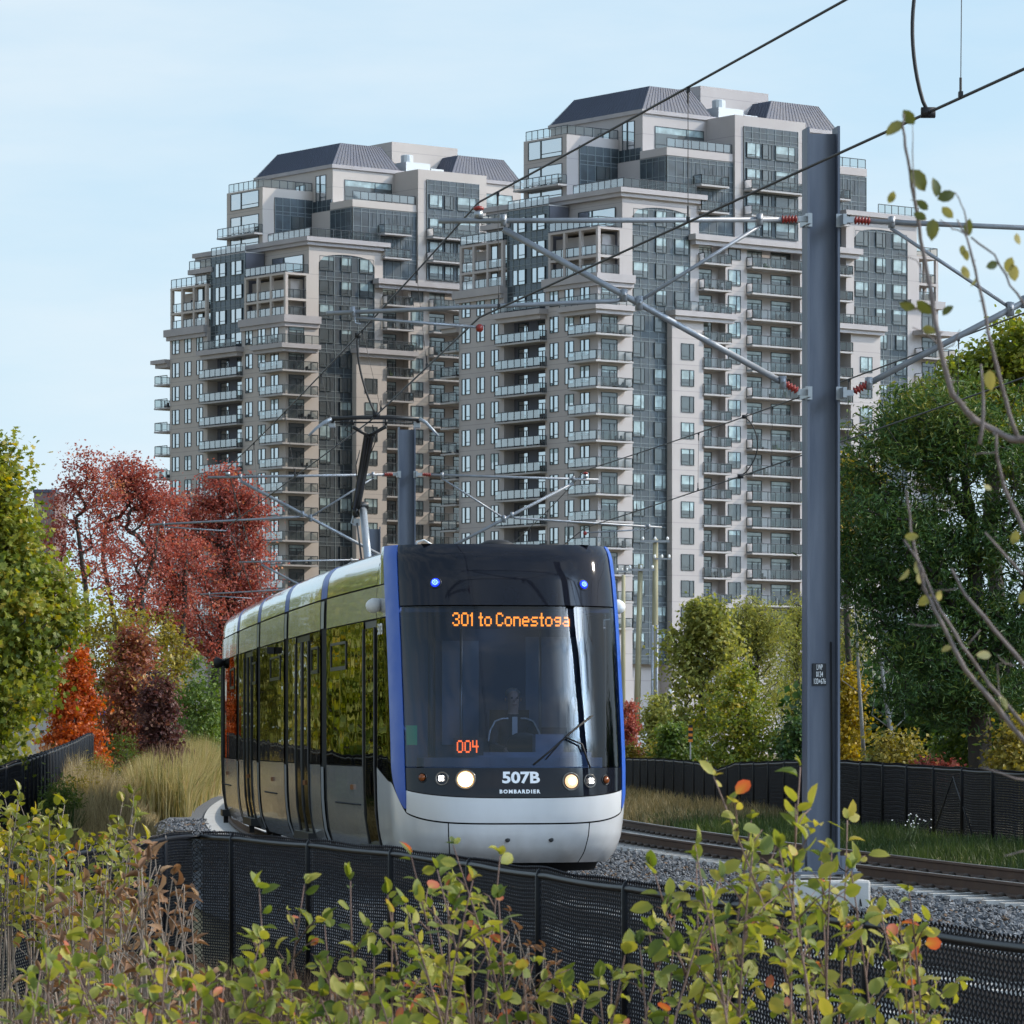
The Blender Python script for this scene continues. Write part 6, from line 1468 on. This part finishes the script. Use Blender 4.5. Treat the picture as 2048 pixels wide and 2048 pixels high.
# ---- near bare branch hanging in from the right
bk_limb=barkmat('limb_grey_brown',(.085,.066,.062),(.20,.165,.155))
def branch():
    Yb=6.6; g=lambda px,py,dy=0:at(px,py,Yb+dy)
    t=thing('overhanging_branch','blurred near-bare branch with a few pale leaves hanging in from the right edge','branch',tuple(g(2120,900)))
    segs=[([(2120,890),(2048,880),(2010,875),(1950,840),(1905,790),(1885,720),(1872,640),(1858,560),(1842,480),(1828,400),(1815,320),(1806,250),(1808,228)],[12,11,10,9.5,9,8.3,7.4,6.6,5.8,5,4.4,3.4,2.4]),
      ([(2035,876),(2010,800),(1985,700),(1965,600),(1950,540),(1935,480),(1915,440)],[7,6.4,5.8,5,4.2,3.4,2.6]),
      ([(1940,475),(1990,510),(2020,570),(2060,620)],[3,3,3.4,4]),([(1935,470),(1905,455),(1880,440)],[2.6,2.2,1.8]),([(1935,470),(1928,420),(1910,385)],[2.6,2.2,1.6]),
      ([(1960,890),(1968,800),(1962,730)],[5.5,5,3.8]),([(1992,870),(1995,920),(2010,980),(2048,1060),(2080,1120)],[4,4.5,5.5,6.4,7]),
      ([(2110,1560),(2048,1480),(1990,1410),(1930,1340),(1880,1240),(1850,1180),(1832,1110),(1822,1060),(1812,980)],[9,8.4,7.6,7,6,5.2,4.6,3.6,2.4]),
      ([(2048,1450),(1980,1370),(1925,1290),(1880,1220),(1840,1130),(1808,1080)],[6,5.4,5,4.4,3.8,2.8]),
      ([(2110,1410),(2048,1330),(1990,1260),(1930,1190),(1903,1138)],[7,6.5,5.8,4.8,3.2]),([(2048,1150),(2010,1110),(1970,1065)],[4.4,4,2.8]),
      ([(1878,1250),(1850,1252),(1820,1248)],[2.4,2,1.4]),([(1915,1178),(1885,1180),(1862,1182)],[2,1.6,1.2]),([(1935,1290),(1960,1260)],[2.2,1.2]),([(2000,1440),(1995,1330),(2015,1320)],[2.2,2,1.4]),
      ([(2030,1330),(2010,1328),(1995,1310)],[2.6,2,1.5]),([(1995,905),(1970,905),(1945,910)],[2,1.8,1.4]),([(1850,555),(1835,520),(1795,508)],[1.8,1.5,1.0]),([(1830,395),(1826,330),(1825,250)],[2.2,1.8,1.2]),
      ([(1880,690),(1850,665),(1825,655)],[3,2.4,1.6]),([(1885,700),(1905,690),(1920,660)],[2.6,2,1.4]),([(2080,1710),(2048,1702),(2008,1712)],[3,2.6,1.6]),([(2090,1570),(2030,1555),(1960,1535)],[3.4,2.8,1.6])]
    for i,(p,r) in enumerate(segs):
        mb=MB(); k=Yb/F; rr=random.Random(i)
        P=[]; Rr=[]
        for j in range(len(p)-1):
            for q in range(3):
                u=q/3; P.append(g(p[j][0]+(p[j+1][0]-p[j][0])*u+rr.gauss(0,.9),p[j][1]+(p[j+1][1]-p[j][1])*u+rr.gauss(0,.9),.02*math.sin(i+j))); Rr.append((r[j]+(r[j+1]-r[j])*u)*.66*k*rr.uniform(.92,1.15))
        P.append(g(*p[-1],.02*math.sin(i+len(p)-1))); Rr.append(r[-1]*.66*k)
        mb.tube(P,Rr,7)
        for j in range(1,len(P)-1,2):   # buds and spurs
            d=Vector((rr.gauss(0,1),rr.gauss(0,.6),rr.gauss(0,.5))); d.normalize(); mb.tube([P[j],P[j]+d*Rr[j]*2.2],[Rr[j]*.5,Rr[j]*.2],4)
        part('limb' if i in (0,1,7,9) else 'twig',mb,bk_limb,t,True)
    L=[(1790,255,45,-150,.62),(1818,235,40,-50,.5),(1838,360,55,-50,.55),(1872,375,40,95,.4),(1893,392,40,20,.35),(1845,410,30,140,.35),(1840,432,30,150,.4),(1865,458,45,-95,.55),(1895,425,32,-45,.72),(1937,455,35,95,.5),(1783,395,28,-110,.7),(1925,500,22,-90,.75),(1932,510,24,-80,.7),(1931,545,30,-70,.8),(1948,565,22,-110,.8),(1985,530,30,20,.45),(2018,530,35,-110,.75),(2027,545,38,-80,.78),(2035,478,24,-80,.9),(1815,612,34,170,.55),(1850,615,45,-40,.5),(1858,660,30,-20,.6),(1895,620,30,50,.45),(1980,760,42,-90,.75),(1975,975,18,150,.95),(1823,1073,28,0,.7),(1810,1150,30,-120,.8),(1835,1135,30,-70,.82),(1840,1155,26,-100,.85),(1850,1200,34,-140,.65),(1878,1192,24,-110,.8),(1893,1297,22,-160,.8),(1968,1310,30,175,.9),(2030,1075,32,-100,.7),(2045,1195,30,-100,.6),(2008,1405,32,-50,.6)]
    rng=np.random.default_rng(5); O=[];A=[];B=[];C=[];T=[]
    for (px,py,s,ang,tn) in L:
        s=s*Yb/F*1.0; a=math.radians(ang); d=np.array([math.cos(a),rng.normal()*.25,math.sin(a)]); d/=np.linalg.norm(d); n=np.array([rng.normal()*.5,-1+rng.normal()*.3,rng.normal()*.5]); n-=d*n.dot(d); n/=np.linalg.norm(n)
        p=np.array(g(px,py)); O.append(p-d*s*.5); A.append(np.cross(d,n)*s); B.append(d*s); C.append(n*s); T.append(tn)
    V,loops,starts,k=stamp(OVAL[0],OVAL[1],np.array(O),np.array(A),np.array(B),np.array(C))
    m=leafmat('branch_leaf',[(0,(.03,.05,.015)),(.5,(.10,.11,.03)),(.75,(.30,.27,.09)),(1,(.55,.50,.30))],.4,.5)
    obj('foliage',npmesh('foliage',V,loops,starts,[m],np.repeat(np.array(T),k),smooth=True),t)
branch()

# ------------------------------------------------------------------ street furniture beyond the trees
m_wood=M('pole_wood',(.20,.18,.11),.9,col2=(.34,.31,.20),scale=3,streak=True,bump=.3)
def wood_pole(px0,py0,px1,py1,Y,r,label,arms):
    a,b=at(px0,py0,Y),at(px1,py1,Y); t=thing('utility_pole',label,'utility pole',tuple(a)); mb=MB(); mb.tube([a,b],[r,r*.72],12); part('wooden_shaft',mb,m_wood,t,True)
    for (py,w0,w1,rr) in arms:
        c=at(px1+(px0-px1)*(py-py1)/(py0-py1),py,Y); mb=MB(); mb.obox(c+Vector(((w1+w0)/2*Y/F,-r,0)),((w1-w0)/2*Y/F,0,0),(0,.05,0),(0,0,rr)); part('cross_arm',mb,m_galvb,t)
        for w_ in np.linspace(w0*.85,w1*.85,3):
            mb=MB(); mb.lathe(c+Vector((w_*Y/F,-r,rr)),(0,0,1),[(0,.05),(.1,.08),(.2,.04)],8); part('insulator',mb,m_white,t,True)
    return t
wood_pole(1272,1520,1281,1128,240,.19,'left wooden utility pole, pale and a little leaning',[(1140,-25,28,.06)])
wood_pole(1309,1520,1311,1078,240,.20,'right wooden utility pole with grey conduits and a long cross-arm',[(1083,-30,28,.06),(1118,-2,32,.04)])
wood_pole(1246,1500,1247,1150,330,.2,'farthest wooden pole, half hidden by the edge of the tram',[(1143,-15,8,.06)])
t=thing('conduit_bundle','grey metal conduits strapped to the right wooden pole','conduit',tuple(at(1309,1515,239)))
for dx in (-5,4):
    mb=MB(); mb.tube([at(1309+dx,1515,239.5),at(1310+dx,1250,239.5)],.075,8); part('pipe',mb,m_galvb,t,True)
t=thing('street_lamp','thin street light arm standing behind the wooden poles','street lamp',tuple(at(1345,1500,260)))
mb=MB(); mb.tube([at(1342,1500,260),at(1342,1395,260)],.09,8); part('post',mb,m_black,t,True)
mb=MB(); mb.lathe(at(1342,1395,260),(0,0,1),[(0,.1),(.3,.2),(.5,.12)],8); part('lamp_head',mb,m_white,t,True)
t=thing('guard_rail','white wooden rail fence between the wooden poles','fence',tuple(at(1275,1500,225)))
for py in (1472,1482,1492):
    mb=MB(); a,b=at(1258,py,225),at(1312,py,225); mb.obox((a+b)/2,((b.x-a.x)/2,0,0),(0,.03,0),(0,0,.07)); part('plank',mb,m_white,t)
for px in (1260,1276,1292,1308):
    mb=MB(); a=at(px,1482,225.08); mb.obox(a,(.07,0,0),(0,.04,0),(0,0,.42)); part('post',mb,m_white,t)
t=thing('hazard_marker','orange and black striped hazard marker among the bushes','road sign',tuple(at(1381,1490,101)))
mb=MB(); c=at(1381,1467,101)
for i in range(6):
    mb.cur=i%2; z0=c.z-.2+.4*i/6; mb.box(c.x-.05,c.x+.05,100.98,101,z0,z0+.0667)
part('panel',mb,[M('hazard_orange',(.7,.22,.02),.5),m_black],t); mb=MB(); mb.tube([c+Vector((0,.03,-.6)),c+Vector((0,.03,.18))],.02,6); part('post',mb,m_zinc,t)
t=thing('blue_sign','small blue sign to the right of the orange maple','sign',tuple(at(206,1460,126)))
mb=MB(); c=at(206,1427,126); mb.obox(c,(.11,0,0),(0,.01,0),(0,0,.06)); part('panel',mb,M('sign_blue',(.02,.12,.5),.5),t); mb=MB(); mb.tube([c+Vector((0,.03,-.8)),c+Vector((0,.03,.06))],.02,6); part('post',mb,m_zinc,t)
t=thing('dark_street_lamp','flat dark street light heads among the maples, left of the tram','street lamp',tuple(at(305,1460,140)))
mb=MB(); mb.tube([at(305,1460,140),at(305,1345,140)],.04,6); part('post',mb,m_black,t)
for dx in (-9,9):
    mb=MB(); mb.obox(at(305+dx,1345,140),(.12,0,0),(0,.1,0),(0,0,.03)); part('lamp_head',mb,m_black,t)

# far figure on the loggia of the left tower
def far_person():
    v0=21.8; M2=Matrix.Translation(t2.location)@Matrix.Rotation(R(38),4,'Z')
    p=M2@Vector((.9,v0,Z(18))); t=thing('person','tiny dark-clothed figure standing on the left tower loggia at the far left','person',tuple(p),R(-52))
    nd=[((0,0,.95),(.15,.11)),((0,0,1.2),(.15,.1)),((0,0,1.42),(.17,.1)),((0,0,1.5),(.06,.06)),((0,0,1.62),(.085,.095)),((0,0,1.72),(.07,.08))]; ed=[(i,i+1) for i in range(5)]
    for sg in (-1,1):
        b=len(nd); nd+=[((sg*.2,0,1.4),(.06,.06)),((sg*.25,-.03,1.12),(.045,.045)),((sg*.2,-.2,.98),(.035,.035))]; ed+=[(2,b),(b,b+1),(b+1,b+2)]
        c=len(nd); nd+=[((sg*.1,0,.88),(.09,.09)),((sg*.11,-.02,.48),(.06,.06)),((sg*.11,0,.08),(.045,.045)),((sg*.11,-.14,.04),(.04,.03))]; ed+=[(0,c),(c,c+1),(c+1,c+2),(c+2,c+3)]
    me=skin('body',nd,ed,[bpy.data.materials['navy_jacket'],bpy.data.materials['skin_tone']],1)
    for q in me.polygons: q.material_index=1 if q.center.z>1.53 else 0
    obj('body',me,t,True)
    mb=MB(); mb.lathe((0,.01,1.66),(0,.1,1),[(0,.1),(.06,.095),(.1,.04)],10); part('hair',mb,m_black,t,True,True)
far_person()

# cattail heads standing above the reeds, and scrub in the dry grass on the left bank
X,Y=region(300,450,102,128,-1.9)(420); n=len(X); Hh=1.55*rg.uniform(.75,1.1,n); O=np.stack([X,Y,gh(X,Y)+Hh],1); e=np.eye(3)
V,loops,starts,k=stamp([(1,0,0),(0,1,0),(-1,0,0),(0,-1,0),(0,0,1),(0,0,-1)],[(0,1,4),(1,2,4),(2,3,4),(3,0,4),(1,0,5),(2,1,5),(3,2,5),(0,3,5)],O,np.tile(e[0]*.022,(n,1)),np.tile(e[1]*.022,(n,1)),np.tile(e[2]*.11,(n,1)))
tag(obj('cattail_heads',npmesh('cattail_heads',V,loops,starts,[M('cattail_brown',(.10,.05,.028),.9)])),'dark brown cattail heads standing among the reeds beside the tram','cattails',kind='stuff')
for k,(px,top,rx,Yk,mm,lab) in enumerate(((196,1508,26,84,L_olive,'thin olive weed bush standing in the dry grass, left of the reeds'),(252,1452,48,120,L_bush,'green willow scrub at the left end of the reeds'),(120,1560,36,70,L_bush,'low green weeds in the dry grass beside the far left fence'),(160,1548,22,78,L_olive,'wispy tan shrub in the dry grass near the far left fence'))):
    b=put(px,Yk); H=max(.7,ht(top,Yk)-b[2])
    make_tree('weed_bush',lab,b,[(0,0,H*.55,wm(rx,Yk),.45,H*.42,1)],70,30,.09,mm,bk_grey,.02,160+k,.14,NARROW,.3,cat='bush',shell=.1)
